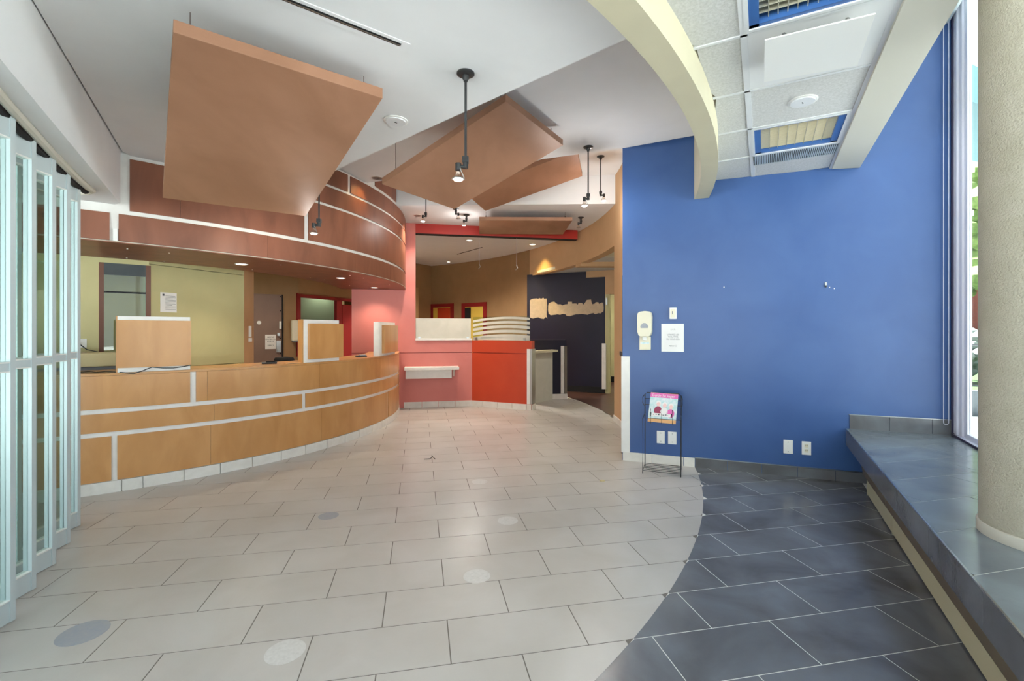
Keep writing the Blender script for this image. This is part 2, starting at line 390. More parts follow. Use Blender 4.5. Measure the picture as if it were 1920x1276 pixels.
# suspended tile ceiling
GO, GA, GB = (1.061, 2.162), (.4745, .8803), (.8803, -.4745)
tz = 2.93
def gp(b, s): return (GO[0] + GB[0] * b + GA[0] * s, GO[1] + GB[1] * b + GA[1] * s)
ss = [-3.49, -2.86, -2.23, -1.60, -.97, -.34, .29, .93, 1.56, 2.19, 2.86]
for bi in range(-4, 1):
    b0, b1 = (bi * .63, bi * .63 + .63)
    if bi == 0: b1 = .640
    for i in range(len(ss) - 1):
        if bi == 0 and i in (5, 6, 8): continue
        s0, s1 = ss[i], ss[i + 1]
        if bi == 0 and i == 9: s0 = 2.46
        p = cell(GO, GB, GA, b0 + .011, b1 - .011, s0 + .011, s1 - .011, outside=[((-4.911, 6.569), 7.125)])
        if not p: continue
        p = clip_half(p, BP, BN)
        if len(p) > 2: B().prism(p, tz, tz + .015).out('ceiling_tile', 'ceiling_tile', ceil)
def tb(b0, s0, b1, s1, w=.012):
    dx, dy = (b1 - b0, s1 - s0); L = hypot(dx, dy); nx, ny = -dy / L * w, dx / L * w
    p = clip_half([gp(b0 + nx, s0 + ny), gp(b1 + nx, s1 + ny), gp(b1 - nx, s1 - ny), gp(b0 - nx, s0 - ny)], BP, BN)
    if len(p) > 2: B().prism(p, tz - .006, tz + .004).out('ceiling_grid_bar', 'tbar', ceil)
for bi in (0, -1, -2, -3):
    lo = -3.4
    hi = 2.86
    P = []
    for k in range(200):
        s = lo + (hi - lo) * k / 199; q = gp(bi * .63, s)
        if hypot(q[0] + 4.911, q[1] - 6.569) > 7.14: P.append(s)
    if P: tb(bi * .63, P[0], bi * .63, P[-1], .017 if bi == 0 else .012)
tb(.652, -3.4, .652, 2.9, .020)
for i, s in enumerate(ss):
    for bi in (-3, -2, -1, 0):
        a, c = bi * .63, bi * .63 + .63
        q0, q1 = gp(a, s), gp(c, s)
        in0 = hypot(q0[0] + 4.911, q0[1] - 6.569) < 7.14; in1 = hypot(q1[0] + 4.911, q1[1] - 6.569) < 7.14
        if in0 and in1: continue
        if in0:
            for k in range(50):
                q = gp(a + .63 * k / 49, s)
                if hypot(q[0] + 4.911, q[1] - 6.569) > 7.14: a = a + .63 * k / 49; break
        if s < 2.8: tb(a, s, c, s, .009)
# ------------------------------------------------------------------ blue wall with its tiles
wr = B().prism([bw(0), bw(2.843), bw(2.843, -.14), bw(0, -.14)], 0, 4.60).out('wall_right', 'blue_paint'); struct(wr, 'blue painted wall between the hall and the window', 'wall')
gd = B().prism([bw(-.012, .012), bw(sx(1181, .012), .012), bw(sx(1181), 0), bw(0, 0), bw(0, -.14), bw(-.012, -.14)], .09, 1.125).out('corner_guard', 'white_core', wr, label='off-white corner guard at the wall end')
bb = sroot('baseboard_right', 'tile baseboard along the foot of the blue wall', (*bw(0), 0), 'baseboard')
js = [1167.6, 1222.4, 1281.5, 1302.9]
for a, c in zip(js, js[1:]): B().prism([bw(sx(a, .01) + .002, .0), bw(sx(a, .01) + .002, .012), bw(sx(c, .01) - .002, .012), bw(sx(c, .01) - .002, 0)], 0, .092).out('light_base_tile', 'base_tile', bb)
js = [1302.9, 1363.9, 1428.6, 1495.5, 1566.4, 1634]
for a, c in zip(js, js[1:]): B().prism([bw(sx(a, .01) + .002, .0), bw(sx(a, .01) + .002, .012), bw(sx(c, .01) - .002, .012), bw(sx(c, .01) - .002, 0)], 0, .095).out('dark_base_tile', 'dark_tile', bb)
B().prism([bw(sx(1302.9), .0), bw(sx(1302.9), .014), bw(2.36, .014), bw(2.36, 0)], .095, .101).out('base_edge_strip', 'steel', bb)

# ------------------------------------------------------------------ tan curved wall, hallway
wt = sroot('wall_back', 'tan curved wall sweeping round the rear of the hall', (1.5, 8, 0), 'wall')
ay = lambda y: math.asin((y - WC[1]) / RW)
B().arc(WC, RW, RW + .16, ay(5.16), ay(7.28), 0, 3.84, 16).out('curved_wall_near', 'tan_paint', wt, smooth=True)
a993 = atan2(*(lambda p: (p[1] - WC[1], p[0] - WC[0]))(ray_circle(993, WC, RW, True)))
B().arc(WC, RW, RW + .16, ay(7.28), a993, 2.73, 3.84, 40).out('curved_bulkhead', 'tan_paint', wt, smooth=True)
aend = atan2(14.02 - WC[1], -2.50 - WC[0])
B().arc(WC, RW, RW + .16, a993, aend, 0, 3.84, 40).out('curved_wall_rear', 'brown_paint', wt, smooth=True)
e = (WC[0] + RW * cos(aend), WC[1] + RW * sin(aend))
B().prism([e, (e[0] - 1.7, e[1] - 2.6), (e[0] - 1.85, e[1] - 2.5), (e[0] - .1, e[1] + .12)], 0, 3.8).out('rear_side_wall', 'brown_paint', wt)
B().arc(WC, RW - .012, RW, ay(6.62), ay(7.28), 0, .095, 6).out('base_tile', 'base_tile', wt)
nd = sroot('door_1', 'navy door set in the tan curved wall just behind the blue wall', (1.4, 6.1, 0), 'door')
B().arc(WC, RW - .02, RW, ay(5.3), ay(6.58), .0, 2.18, 8).out('door_leaf', 'navy_paint', nd)
B().arc(WC, RW - .07, RW - .02, ay(5.35), ay(6.5), 1.06, 1.12, 8).out('push_bar', 'steel', nd)
B().prism([(1.60, 7.26), (1.74, 7.26), (1.74, 7.30), (1.60, 7.30)], 0, 2.73).out('opening_jamb', 'tan_paint', wt)

# black accent wall in the hallway
KP, KD = (1.27, 10.85), (.907, -.421); KN = (-.421, -.907)
kp = lambda s, n=0: (KP[0] + KD[0] * s + KN[0] * n, KP[1] + KD[1] * s + KN[1] * n)
kx = lambda x: ray_line(x, KP, KD)
bwall = B().prism([kp(-1.0), kp(kx(1134.5)), kp(kx(1134.5), -.15), kp(-1.0, -.15)], 0, 2.61).prism([kp(-1.0), kp(kx(1098.5)), kp(kx(1098.5), -.15), kp(-1.0, -.15)], 2.61, 2.75).out('wall_hallway', 'navy_paint'); struct(bwall, 'near-black navy accent wall with patched-over sign in the hallway', 'wall')
B().prism([kp(-1.0), kp(kx(1134.5)), kp(kx(1134.5), .015), kp(-1.0, .015)], 0, .14).out('black_baseboard', 'dark', bwall)
B().prism([kp(kx(1098.5), -.02), kp(2.4, -.02), kp(2.4, -.14), kp(kx(1098.5), -.14)], 2.61, 2.76).out('upper_wall', 'tan_paint', bwall)
def patch(pts, name):
    b = B(); v = []; 
    P = []
    for (x, y) in pts:
        s = kx(x); P.append((s, Zat(y, kp(s)[1])))
    n = len(P); v = [(*kp(s, 0), z) for s, z in P] + [(*kp(s, .004), z) for s, z in P]
    f = [tuple(range(n)), tuple(range(n, 2 * n))[::-1]] + [(i, (i + 1) % n, n + (i + 1) % n, n + i) for i in range(n)]
    b.add(v, f); return b.out(name, 'plaster_patch', bwall, label='bare plaster where lettering was removed')
z7 = lambda L: [(1000 + a / 6.378, 440 + c / 6.378) for a, c in L]
patch([(993.5, 563), (997, 560.5), (1000, 559.8)] + z7([(20, 762), (45, 760), (60, 768), (70, 755), (95, 765), (120, 752), (130, 765), (158, 762), (162, 800), (165, 850), (160, 880), (158, 960), (168, 1000), (150, 980), (125, 1005), (90, 1000), (60, 985), (30, 990), (0, 1000)]) + [(996, 596), (993.5, 594)], 'plaster_patch')
top = [(178, 850), (185, 822), (210, 805), (250, 797), (290, 830), (330, 832), (345, 845), (380, 832), (410, 828), (412, 800), (462, 800), (465, 822), (500, 820), (520, 822), (525, 840), (545, 812), (580, 812), (600, 835), (630, 795), (640, 778), (690, 774), (695, 800), (705, 830), (735, 822), (745, 805), (778, 805), (785, 825), (820, 808), (835, 812), (842, 870)]
bot = [(838, 915), (800, 940), (780, 935), (740, 950), (720, 935), (690, 940), (650, 955), (610, 950), (570, 945), (540, 950), (510, 950), (470, 960), (440, 972), (400, 968), (385, 950), (350, 945), (320, 955), (290, 950), (255, 955), (210, 960), (185, 945), (176, 900)]
patch(z7(top + bot), 'plaster_patch')
cgk = B().prism([kp(kx(1129), .0), kp(kx(1136.5), .0), kp(kx(1136.5), .03), kp(kx(1129), .03)], .1, 1.12).out('corner_guard', 'base_tile', bwall, label='pale corner guard')
fr = sroot('door_2', 'cream door frame at the end of the black hallway wall', (*kp(kx(1138)), 0), 'door')
B().prism([kp(kx(1134.8)), kp(kx(1143)), kp(kx(1143), -.12), kp(kx(1134.8), -.12)], .0, 2.22).out('frame_post', 'olive_paint', fr)
B().prism([kp(kx(1136), .02), kp(kx(1139), .02), kp(kx(1139), -.0), kp(kx(1136), -.0)], 1.98, 2.14).out('hinge', 'steel', fr)
B().prism([kp(kx(1134.8)), kp(1.9), kp(1.9, -.12), kp(kx(1134.8), -.12)], 2.22, 2.61).out('header', 'tan_paint', fr)
B().prism([(1.2, 13.2), (4.0, 12.4), (4.0, 12.6), (1.2, 13.4)], 0, 2.75).out('wall_hallway_end', 'olive_paint')['kind'] = 'structure'
B().prism([(1.2, 13.18), (4.0, 12.38), (4.0, 12.4), (1.2, 13.2)], 0, .16).out('baseboard_hallway', 'dark')['kind'] = 'structure'
B().prism([(1.76, 5.4), (4.2, 7), (4.2, 13.5), (.3, 13.6), (.6, 11.0), (1.45, 9.3), (1.74, 7.9)], 2.76, 2.82).out('ceiling_hallway', 'ceiling_tile')['kind'] = 'structure'
B().prism([(3.4, 6.5), (3.55, 6.5), (3.55, 13), (3.4, 13)], 0, 2.8).out('wall_hallway_right', 'cream_paint')['kind'] = 'structure'
B().prism([(1.74, 5.45), (3.55, 6.3), (3.55, 6.5), (1.74, 5.6)], 0, 2.8).out('wall_hallway_near', 'cream_paint')['kind'] = 'structure'
hb = B().prism([(1.35, 9.2), (3.4, 9.2), (3.4, 9.4), (1.28, 9.4)], 2.67, 2.76).out('ceiling_hallway_beam', 'tan_paint'); hb['kind'] = 'structure'
tf = thing('hallway_light', 'recessed fluorescent light with dark louvre in the hallway ceiling', 'light', (1.85, 8.3, 2.75))
B().prism([(1.6, 7.95), (2.2, 7.95), (2.2, 8.5), (1.6, 8.5)], 2.745, 2.76).out('frame', 'tbar', tf)
B().prism([(1.66, 8.02), (2.14, 8.02), (2.14, 8.43), (1.66, 8.43)], 2.74, 2.746).out('louvre', 'louver_silver', tf)

# ------------------------------------------------------------------ red wall, header, low walls
RP, RDr = (-1.94, 8.49), (.9820, .189); RN = (.189, -.9820)
rp = lambda s, n=0: (RP[0] + RDr[0] * s + RN[0] * n, RP[1] + RDr[1] * s + RN[1] * n)
rx = lambda x: ray_line(x, RP, RDr)
rw = sroot('wall_red', 'coral red wall framing the rear opening', (*rp(0), 0), 'wall')
s0, s1, s2 = -.93, rx(779), rx(885)
def slab(name, a, c, z0, z1, mt, par, th=.14, n0=0, fr_=rp):
    return B().prism([fr_(a, n0), fr_(c, n0), fr_(c, n0 - th), fr_(a, n0 - th)], z0, z1).out(name, mt, par)
slab('wall_pier_lower', s0, s1, 0, .995, 'hazed_red', rw); slab('wall_pier_upper', s0, s1, 1.006, C4, 'hazed_red', rw)
slab('low_wall_lower', s1, s2, 0, .995, 'hazed_red', rw); slab('low_wall_upper', s1, s2, 1.006, 1.226, 'hazed_red', rw)
slab('groove', s0, s2, .99, 1.01, 'dark_red_paint', rw, th=.11, n0=-.012)
slab('header_beam', s1, rx(1083), 3.185, C4, 'red_paint', rw)
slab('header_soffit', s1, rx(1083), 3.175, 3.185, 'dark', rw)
cpt = rp(s2); ept = (.344, 8.22); od = (ept[0] - cpt[0], ept[1] - cpt[1]); ol = hypot(*od); od = (od[0] / ol, od[1] / ol); on = (od[1], -od[0])
op = lambda s, n=0: (cpt[0] + od[0] * s + on[0] * n, cpt[1] + od[1] * s + on[1] * n)
ow = sroot('wall_orange', 'orange low wall angled off the coral wall', (*op(0), 0), 'wall')
slab('low_wall_lower', 0, ol, 0, .99, 'warm_red', ow, fr_=op); slab('low_wall_upper', 0, ol, 1.002, 1.226, 'warm_red', ow, fr_=op)
slab('groove', 0, ol - .02, .985, 1.005, 'dark_red_paint', ow, th=.11, n0=-.012, fr_=op)
slab('corner_guard', ol - .085, ol - .03, .11, 1.08, 'white_core', ow, th=.012, n0=.012, fr_=op); slab('steel_guard', ol - .03, ol + .012, .11, 1.08, 'steel', ow, th=.16, n0=.012, fr_=op)
rb = sroot('baseboard_back', 'white tile baseboard under the coral and orange walls', (*rp(0), 0), 'baseboard')
js = [rx(757), rx(791), rx(822), rx(853.5), rx(885)]
for a, c in zip(js, js[1:]): slab('base_tile', a + .003, c - .003, 0, .105, 'base_tile', rb, th=.012, n0=.012)
ox = lambda x: ray_line(x, op(0), od)
js = [0, ox(905.5), ox(933), ox(960.5), ox(987.5), ox(996.7)]
for a, c in zip(js, js[1:]): slab('base_tile', a + .003, c - .003, 0, .105, 'base_tile', rb, th=.012, n0=.012, fr_=op)
slab('base_tile', ol + .012, ol + .024, 0, .105, 'base_tile', rb, th=.15, n0=.012, fr_=op)
# navy stub wall behind
nb = sroot('wall_stub', 'short navy low wall behind the orange wall', (.9, 9.7, 0), 'wall')
B().prism([(.30, 9.52), (1.12, 9.64), (1.10, 9.78), (.28, 9.66)], 0, 1.215).out('stub', 'navy_paint', nb)
B().prism([(1.005, 9.605), (1.075, 9.615), (1.075, 9.635), (1.005, 9.625)], .11, 1.09).out('corner_guard', 'base_tile', nb)
B().prism([(1.08, 9.612), (1.134, 9.62), (1.125, 9.79), (1.112, 9.79)], .11, 1.09).out('steel_guard', 'steel', nb)
B().prism([(.80, 9.57), (1.14, 9.62), (1.12, 9.80), (1.10, 9.80), (1.12, 9.64), (.80, 9.59)], 0, .105).out('base_tile', 'base_tile', nb)

# ------------------------------------------------------------------ teller zone walls
gw = sroot('wall_teller', 'olive green wall behind the reception counter', (-4, 5, 0), 'wall')
P0, P1, P2, P3 = (-5.9, 3.55), (-4.20, 4.76), (-3.90, 5.02), (-3.47, 6.05)
def wseg(name, a, c, z0, z1, mt, par, th=.1):
    d = (c[0] - a[0], c[1] - a[1]); L = hypot(*d); nn = (-d[1] / L * th, d[0] / L * th)
    return B().prism([a, c, (c[0] + nn[0], c[1] + nn[1]), (a[0] + nn[0], a[1] + nn[1])], z0, z1).out(name, mt, par)
wseg('wall_panel', P0, P1, 0, 2.6, 'olive_paint', gw)
wseg('wall_panel', P2, P3, 0, .985, 'olive_paint', gw); wseg('wall_panel', P2, P3, .992, 2.115, 'olive_paint', gw); wseg('wall_panel', P2, P3, 2.122, 2.6, 'olive_paint', gw)
wseg('return_wall', P3, (-3.62, 6.55), 0, 2.6, 'tan_paint', gw, .02)
wseg('sill_wall', P1, P2, 0, .95, 'olive_paint', gw); wseg('head_wall', P1, P2, 2.1, 2.6, 'olive_paint', gw)
wi = sroot('window_1', 'brown framed interior window in the olive wall', (*P1, 1), 'window')
lerp = lambda a, c, t: (a[0] + (c[0] - a[0]) * t, a[1] + (c[1] - a[1]) * t)
wseg('frame_side', lerp(P1, P2, -.02), lerp(P1, P2, .08), .95, 2.1, 'brown_frame', wi, .13); wseg('frame_side', lerp(P1, P2, .93), lerp(P1, P2, 1.04), .95, 2.1, 'brown_frame', wi, .13)
wseg('transom', lerp(P1, P2, .08), lerp(P1, P2, .93), 1.795, 1.81, 'dark', wi, .05); wseg('valance', lerp(P1, P2, .08), lerp(P1, P2, .93), 1.98, 2.1, 'concrete', wi, .04)
wseg('pane', lerp(P1, P2, .08), lerp(P1, P2, .93), .95, 1.98, 'door_glass', wi, .012)
B().prism([(-6.0, 6.2), (-4.1, 6.9), (-4.0, 6.9), (-4.05, 7.1), (-6.0, 6.4)], 0, 2.6).out('wall_office', 'olive_paint')['kind'] = 'structure'
# rear teller wall with door and red framed window
QP = (-4.84, 8.64)
q1 = lambda s: lerp((-4.84, 8.64), (-4.17, 9.13), s)
rt = sroot('wall_teller_rear', 'tan wall behind the counter holding the brown door', (*QP, 0), 'wall')
wseg('wall_panel', (-6.6, 7.35), (-4.17, 9.13), 0, 2.6, 'brown_paint', rt)
wseg('wall_panel', (-3.55, 10.8), (-2.6, 13.0), 0, 2.6, 'brown_paint', rt)
wseg('wall_over_window', (-4.17, 9.13), (-3.55, 10.8), 2.12, 2.6, 'brown_paint', rt)
wseg('wall_under_window', (-4.17, 9.13), (-3.9, 9.85), 0, .9, 'brown_paint', rt)
B().prism([(-5.7, 10.0), (-4.2, 11.6), (-4.0, 12.6), (-4.1, 12.7), (-5.9, 10.2)], 0, 2.6).out('wall_inner_office', 'sage_paint')['kind'] = 'structure'
rf = sroot('window_2', 'dark red framed interior window behind the counter', (-4.1, 9.2, 1), 'window')
qf = lambda t: (-4.17 + .62 * t, 9.13 + 1.67 * t)
for a, c, z0, z1 in ((-.02, .03, .9, 2.12), (.60, .69, 0, 2.12), (-.02, 1.0, 2.06, 2.14)):
    wseg('frame', qf(a), qf(c), z0, z1, 'dark_red_paint', rf, .07)
wseg('open_leaf', qf(.70), qf(.98), .75, 1.98, 'dark_red_paint', rf, .04); wseg('kick_panel', qf(.70), qf(.98), .0, .75, 'dark', rf, .04)
wseg('arched_screen', qf(.04), qf(.58), .9, 1.50, 'concrete', rf, .03)
dr = sroot('door_3', 'brown steel door with locks behind the counter', (*QP, 0), 'door')
du = (.807, .5903); dn = (.5903, -.807)
dp = lambda s, n=0: (QP[0] + du[0] * s + dn[0] * n, QP[1] + du[1] * s + dn[1] * n)
dx = lambda x: ray_line(x, dp(0, .04), du)
slab('door_leaf', dx(440), dx(528), 0, 2.09, 'door_brown', dr, th=.05, n0=.045, fr_=dp)
slab('door_gap', dx(528), dx(530.5), 0, 2.09, 'dark', dr, th=.05, n0=.04, fr_=dp)
def dbox(name, x0, x1, y0, y1, mt, n=.075, th=.03):
    a, c = dx(x0), dx(x1); D = dp((a + c) / 2, n)[1]
    return slab(name, a, c, Zat(y1, D), Zat(y0, D), mt, dr, th=th, n0=n, fr_=dp)
dbox('pull_handle', 523, 526.5, 602, 616, 'plastic_white', .11, .06); dbox('lock_plate', 518, 526.5, 638, 660, 'steel', .065, .02)
dbox('keypad_knob', 519.5, 524, 624, 629, 'steel', .09, .05); dbox('deadbolt', 519.5, 525, 654, 658, 'steel', .10, .05)
c = dp(dx(485.5), .05); B().lathe([(.035, 0), (.035, .012), (.015, .012), (.015, .03)], (*c, Zat(604.5, c[1])), (dn[0], dn[1], 0)).out('peephole', 'plastic_white', dr, smooth=True)
for yy in (556, 582.5, 634, 662): 
    c = dp(dx(526), .05); B().lathe([(.012, 0), (.012, .006)], (*c, Zat(yy, c[1])), (dn[0], dn[1], 0), 10).out('bolt', 'dark', dr)

# ------------------------------------------------------------------ reception counter
co = thing('reception_counter', 'long curved wooden reception counter with white strips', 'counter', (*G(450, 870), 0))
A0, A1 = -1.30, math.asin((8.47 - CC[1]) / RC)
B().arc(CC, RC - .50, RC - .015, A0, A1, .0, 1.012, 60).out('counter_body', 'white_core', co, smooth=True)
B().arc(CC, RC - .52, RC + .004, A0, A1, 1.014, 1.034, 60).out('countertop', 'counter_wood', co, smooth=True)
def arc_row(c, r, xs, z0, z1, mt, par, name, a_lo, a_hi, th=.017, gap=.003, nn=10):
    """xs: list of (x0, x1) image columns or None for the open ends"""
    for x0, x1 in xs:
        a0 = a_lo if x0 is None else ang_at(x0, c, r); a1 = a_hi if x1 is None else ang_at(x1, c, r)
        B().arc(c, r - th, r, a0 + gap / 2 / r, a1 - gap / 2 / r, z0, z1, nn).out(name, mt, par, smooth=True)
arc_row(CC, RC, [(None, 357), (367.5, 389), (389, 599.5), (599.5, 713), (713, 748), (748, None)], .727, 1.012, 'counter_wood', co, 'wood_panel', A0, A1, nn=14)
arc_row(CC, RC, [(None, 402), (402, 567), (573.5, 608), (608, 715), (715, None)], .527, .687, 'counter_wood', co, 'wood_panel', A0, A1, nn=14)
arc_row(CC, RC, [(None, 209), (219.5, 395), (395, 603), (603, 727), (729, None)], .104, .487, 'counter_wood', co, 'wood_panel', A0, A1, nn=14)
aj = [ang_at(x, CC, RC) for x in (183, 268, 345, 413, 473, 527, 572, 613, 647, 674, 698, 716, 730, 742)]
aj = [A0 + .0, A0 + .075, A0 + .15, A0 + .225, A0 + .30, A0 + .375] + [a for a in aj if a > A0 + .41]
k = aj[-1]
while k + .078 < A1: k += .078; aj.append(k)
aj.append(A1)
for a, c in zip(aj, aj[1:]):
    B().arc(CC, RC - .014, RC + .004, a + .0009, c - .0009, 0, .099, 4).out('base_tile', 'base_tile', co)
def screen(x0, x1, label, full):
    a0, a1 = ang_at(x0, CC, RC), ang_at(x1, CC, RC); am = (a0 + a1) / 2
    t = thing('counter_screen', label, 'screen', (CC[0] + (RC - .06) * cos(am), CC[1] + (RC - .06) * sin(am), 1.035), 'privacy screens standing on the reception counter')
    B().arc(CC, RC - .10, RC - .012, a0, a1, 1.036, 1.53, 8).out('screen_frame', 'white_core', t)
    B().arc(CC, RC - .10, RC - .02, a0 - .003, a0, 1.036, 1.53, 1).out('side_cheek', 'counter_wood' if x0 < 700 else 'white_core', t)
    p = (a0 - .001, a1 + .001) if full else (a0 + .16 * (a1 - a0) * .6, a1 + .06 * (a1 - a0))
    B().arc(CC, RC - .012, RC + (.004 if full else .028), p[0], p[1], 1.075, 1.495 if full else 1.485, 8).out('wood_panel', 'counter_wood', t)
screen(220, 357, 'widest wooden privacy screen on the counter, nearest the glass doors', True)
screen(571, 637, 'square wooden privacy screen on the counter in front of the red window frame', False)
screen(713.5, 742, 'narrow looking wooden privacy screen at the far end of the counter, by the orange bag', False)

# ------------------------------------------------------------------ wooden fascia and soffit
fa = sroot('wall_curved_fascia', 'curved wooden fascia with white joints above the counter', (FC[0] + RF, FC[1], 2.14), 'fascia')
fl0, fl1 = -1.22, math.asin((8.47 - FC[1]) / RF)
a_c1 = atan2(5.0 - FC[1], -2.5 - FC[0])
B().arc(FC, RF - .55, RF - .016, fl0, a_c1, 2.16, 2.97, 20).arc(FC, RF - .55, RF - .016, a_c1, fl1, 2.16, C4 + .01, 40).out('fascia_core', 'white_core', fa, smooth=True)
am = ang_at(703.8, FC, RF); ae = atan2(7.26 - FC[1], 1) if False else math.asin((7.26 - FC[1]) / RF)
B().arc(FC, RF - .2, RF - .016, am - .05, ae, C4 + .01, C3 + .02, 20).out('fascia_core', 'white_core', fa, smooth=True)
B().arc(FC, 3.42, RF, fl0, fl1 + .02, 2.142, 2.158, 60).out('soffit', 'fascia_wood', fa, smooth=True)
B().arc(FC, RF - .001, RF + .004, fl0, fl1, 2.150, 2.156, 60).out('soffit_edge', 'beige_trim', fa)
arc_row(FC, RF, [(None, 206), (222, 502), (502, 666), (666, 732), (732, None)], 2.160, 2.388, 'fascia_wood', fa, 'wood_panel', fl0, fl1, nn=14)
arc_row(FC, RF, [(243, 338), (338, 571), (579, 752), (752, None)], 2.425, 2.868, 'fascia_wood', fa, 'wood_panel', fl0, fl1, nn=16)
a_r = a_c1 + .03
arc_row(FC, RF, [(None, 752), (752, None)], 2.900, 3.103, 'fascia_wood', fa, 'wood_panel', a_r, fl1, nn=18)
arc_row(FC, RF, [(None, 652.5), (658, 755), (755, None)], 3.135, C4 - .015, 'fascia_wood', fa, 'wood_panel', a_r, fl1, nn=16)
arc_row(FC, RF, [(704.5, None)], C4 + .035, C3 - .002, 'fascia_wood', fa, 'wood_panel', am, ae - .004, nn=14)
sens = tag(B().box((*ray_circle(216.5, FC, RF + .01), 2.205), (.03, .03, .10), .6).out('motion_sensor', 'plastic_white'), 'small white sensor on the wooden fascia, left above the counter', 'sensor')
def downlight(x, y, z, label, r=.055, glow=True, grp='recessed downlights in the soffit'):
    p = G(x, y, z); t = thing('downlight', label, 'light', (*p, z), grp)
    B().lathe([(r + .012, -.003), (r + .012, .0), (r, .0), (r * .98, -.003)], (*p, z)).out('trim_ring', 'plastic_white', t)
    B().lathe([(r * .96, -.004), (r * .96, -.002)], (*p, z)).out('lens', 'down_glow' if glow else 'steel', t)
    if glow: spot_lamp('downlight_beam', (*p, z - .02), (*p, 0), 34, (1, .86, .66), 130, .8, .04)
    return p
downlight(453, 495, 2.142, 'lit recessed downlight in the soffit, over the green wall')
downlight(639, 521, 2.142, 'lit recessed downlight in the soffit, above the red window frame')
downlight(702, 539, 2.142, 'lit recessed downlight in the soffit next to the coral wall')
zz = lambda L: [(140 + a / 2.9, 260 + c / 2.9) for a, c in L]
for i, (x, y) in enumerate(zz([(287, 597), (283, 647), (514, 620), (486, 665), (966, 711), (1121, 685), (1281, 755), (1357, 766), (1497, 743), (1494, 797), (1570, 757), (1712, 793), (1549, 819)])):
    p = G(x, y, 2.142); B().lathe([(.007, -.004), (.007, 0)], (*p, 2.142), n=8).out('screw_cap', 'plastic_white', fa)

# ------------------------------------------------------------------ suspended wooden ceiling panels
def hang(cs, ceil_z, label, wires=True, th=.058):
    c = [sum(p[i] for p in cs) / 4 for i in range(3)]
    t = thing('acoustic_cloud', label, 'ceiling panel', tuple(c), 'wooden panels suspended from the ceiling')
    B().hexa(cs, [(p[0], p[1], p[2] + th) for p in cs]).out('panel_board', 'panel_wood', t, bevel=.002)
    for i, p in enumerate(cs):
        q = [p[j] + (c[j] - p[j]) * .14 for j in range(3)]
        B().tube([(q[0], q[1], q[2] + th), (q[0], q[1], ceil_z - .001)], .0022, 6).out('suspension_wire', 'wire', t)
        B().lathe([(.006, 0), (.009, .005), (.006, .05)], (q[0], q[1], q[2] + th - .01), n=8).out('wire_clamp', 'steel' if ceil_z < 3 else 'black_metal', t)
hang([(-1.497, 2.065, 2.72), (-.749, 2.705, 2.746), (-1.771, 4.009, 2.384), (-2.519, 3.369, 2.358)], C1, 'largest tilted wooden ceiling panel, hanging over the hall at the left')
hang([(-.05, 3.705, 3.219), (.501, 4.591, 3.221), (-.633, 5.139, 2.7375), (-1.184, 4.254, 2.735)], C2, 'tilted wooden ceiling panel in the middle, behind the long rod spotlight')
hang([(-.6, 5.92, 3.15), (.78, 5.61, 3.56), (.99, 6.59, 3.58), (-.392, 6.9, 3.17)], C3, 'darker tilted wooden ceiling panel partly hidden behind the middle one')
hang([(-.532, 7.61, 3.20), (.985, 7.64, 3.20), (.95, 8.73, 3.20), (-.607, 8.69, 3.20)], C4, 'level wooden ceiling panel seen edge-on before the red beam')

# ------------------------------------------------------------------ spotlights
def spot(x, y, zc, zj, label, sgn=-1, lit=True, canopy=.052, aim=None, power=30, fill=0):
    t = thing('spotlight', label, 'light', (x, y, zc), 'black spotlights on ceiling rods')
    B().lathe([(canopy, 0), (canopy, -.008), (canopy * .8, -.014), (.02, -.016), (.02, -.03), (.012, -.045), (.012, -.05)], (x, y, zc)).out('canopy', 'black_metal', t, smooth=True)
    if zc - zj > .06: B().tube([(x, y, zc - .04), (x, y, zj)], .0075).out('rod', 'black_metal', t, smooth=True)
    B().box((x, y, zj - .016), (.036, .034, .034)).lathe([(.016, 0), (.016, -.035)], (x, y, zj - .03), n=12).out('joint', 'black_metal', t)
    B().tube([(x, y, zj - .055), (x + sgn * .02, y - .012, zj - .058), (x + sgn * .042, y - .012, zj - .055)], .011).out('elbow', 'black_metal', t, smooth=True)
    sx_, sy_ = x + sgn * .042, y - .012
    B().lathe([(.017, 0), (.017, -.042)], (sx_, sy_, zj - .04), n=14).out('socket', 'black_metal', t, smooth=True)
    B().lathe([(.011, 0), (.013, -.012), (.022, -.03), (.036, -.046)], (sx_, sy_, zj - .082), n=18).out('reflector', 'lamp_glass', t, smooth=True) ; rfl = [o for o in t.children if o.name.startswith('reflector')][0]
    B().lathe([(.037, 0), (.039, -.003), (.037, -.006)], (sx_, sy_, zj - .127), n=18).out('lamp_rim', 'steel', rfl, smooth=True)
    B().lathe([(.031, 0), (.024, -.008), (.004, -.010)], (sx_, sy_, zj - .130), n=18).out('bulb', 'bulb_glow' if lit else 'steel', rfl)
    B().tube([(sx_ - sgn * .012, sy_ - .012, zj - .07), (sx_ - sgn * .036, sy_ - .012, zj - .128)], .0028, 6).out('guard_arm', 'steel', t)
    if lit:
        spot_lamp('spotlight_beam', (sx_, sy_, zj - .145), aim or (sx_, sy_, 0), power * .6, (1, .84, .64), 70, .9, .03)
        if fill: point_lamp('ceiling_fill', (sx_, sy_, zj - .20), fill)  # omni fill added below the bulb to brighten the ceiling
spot(-.27, 2.72, C1, 2.41, 'long rod spotlight hanging nearest the viewer in front of the middle wooden panel', fill=3)
spot(-1.735, 4.20, C1, 2.405, 'spotlight whose rod comes down behind the largest wooden panel', aim=(-2.9, 4.9, 2.3), power=26, fill=3)
spot(.82, 5.03, C2, 2.875, 'long rod spotlight left of the amber ringed one, near the blue wall', power=90, fill=14)
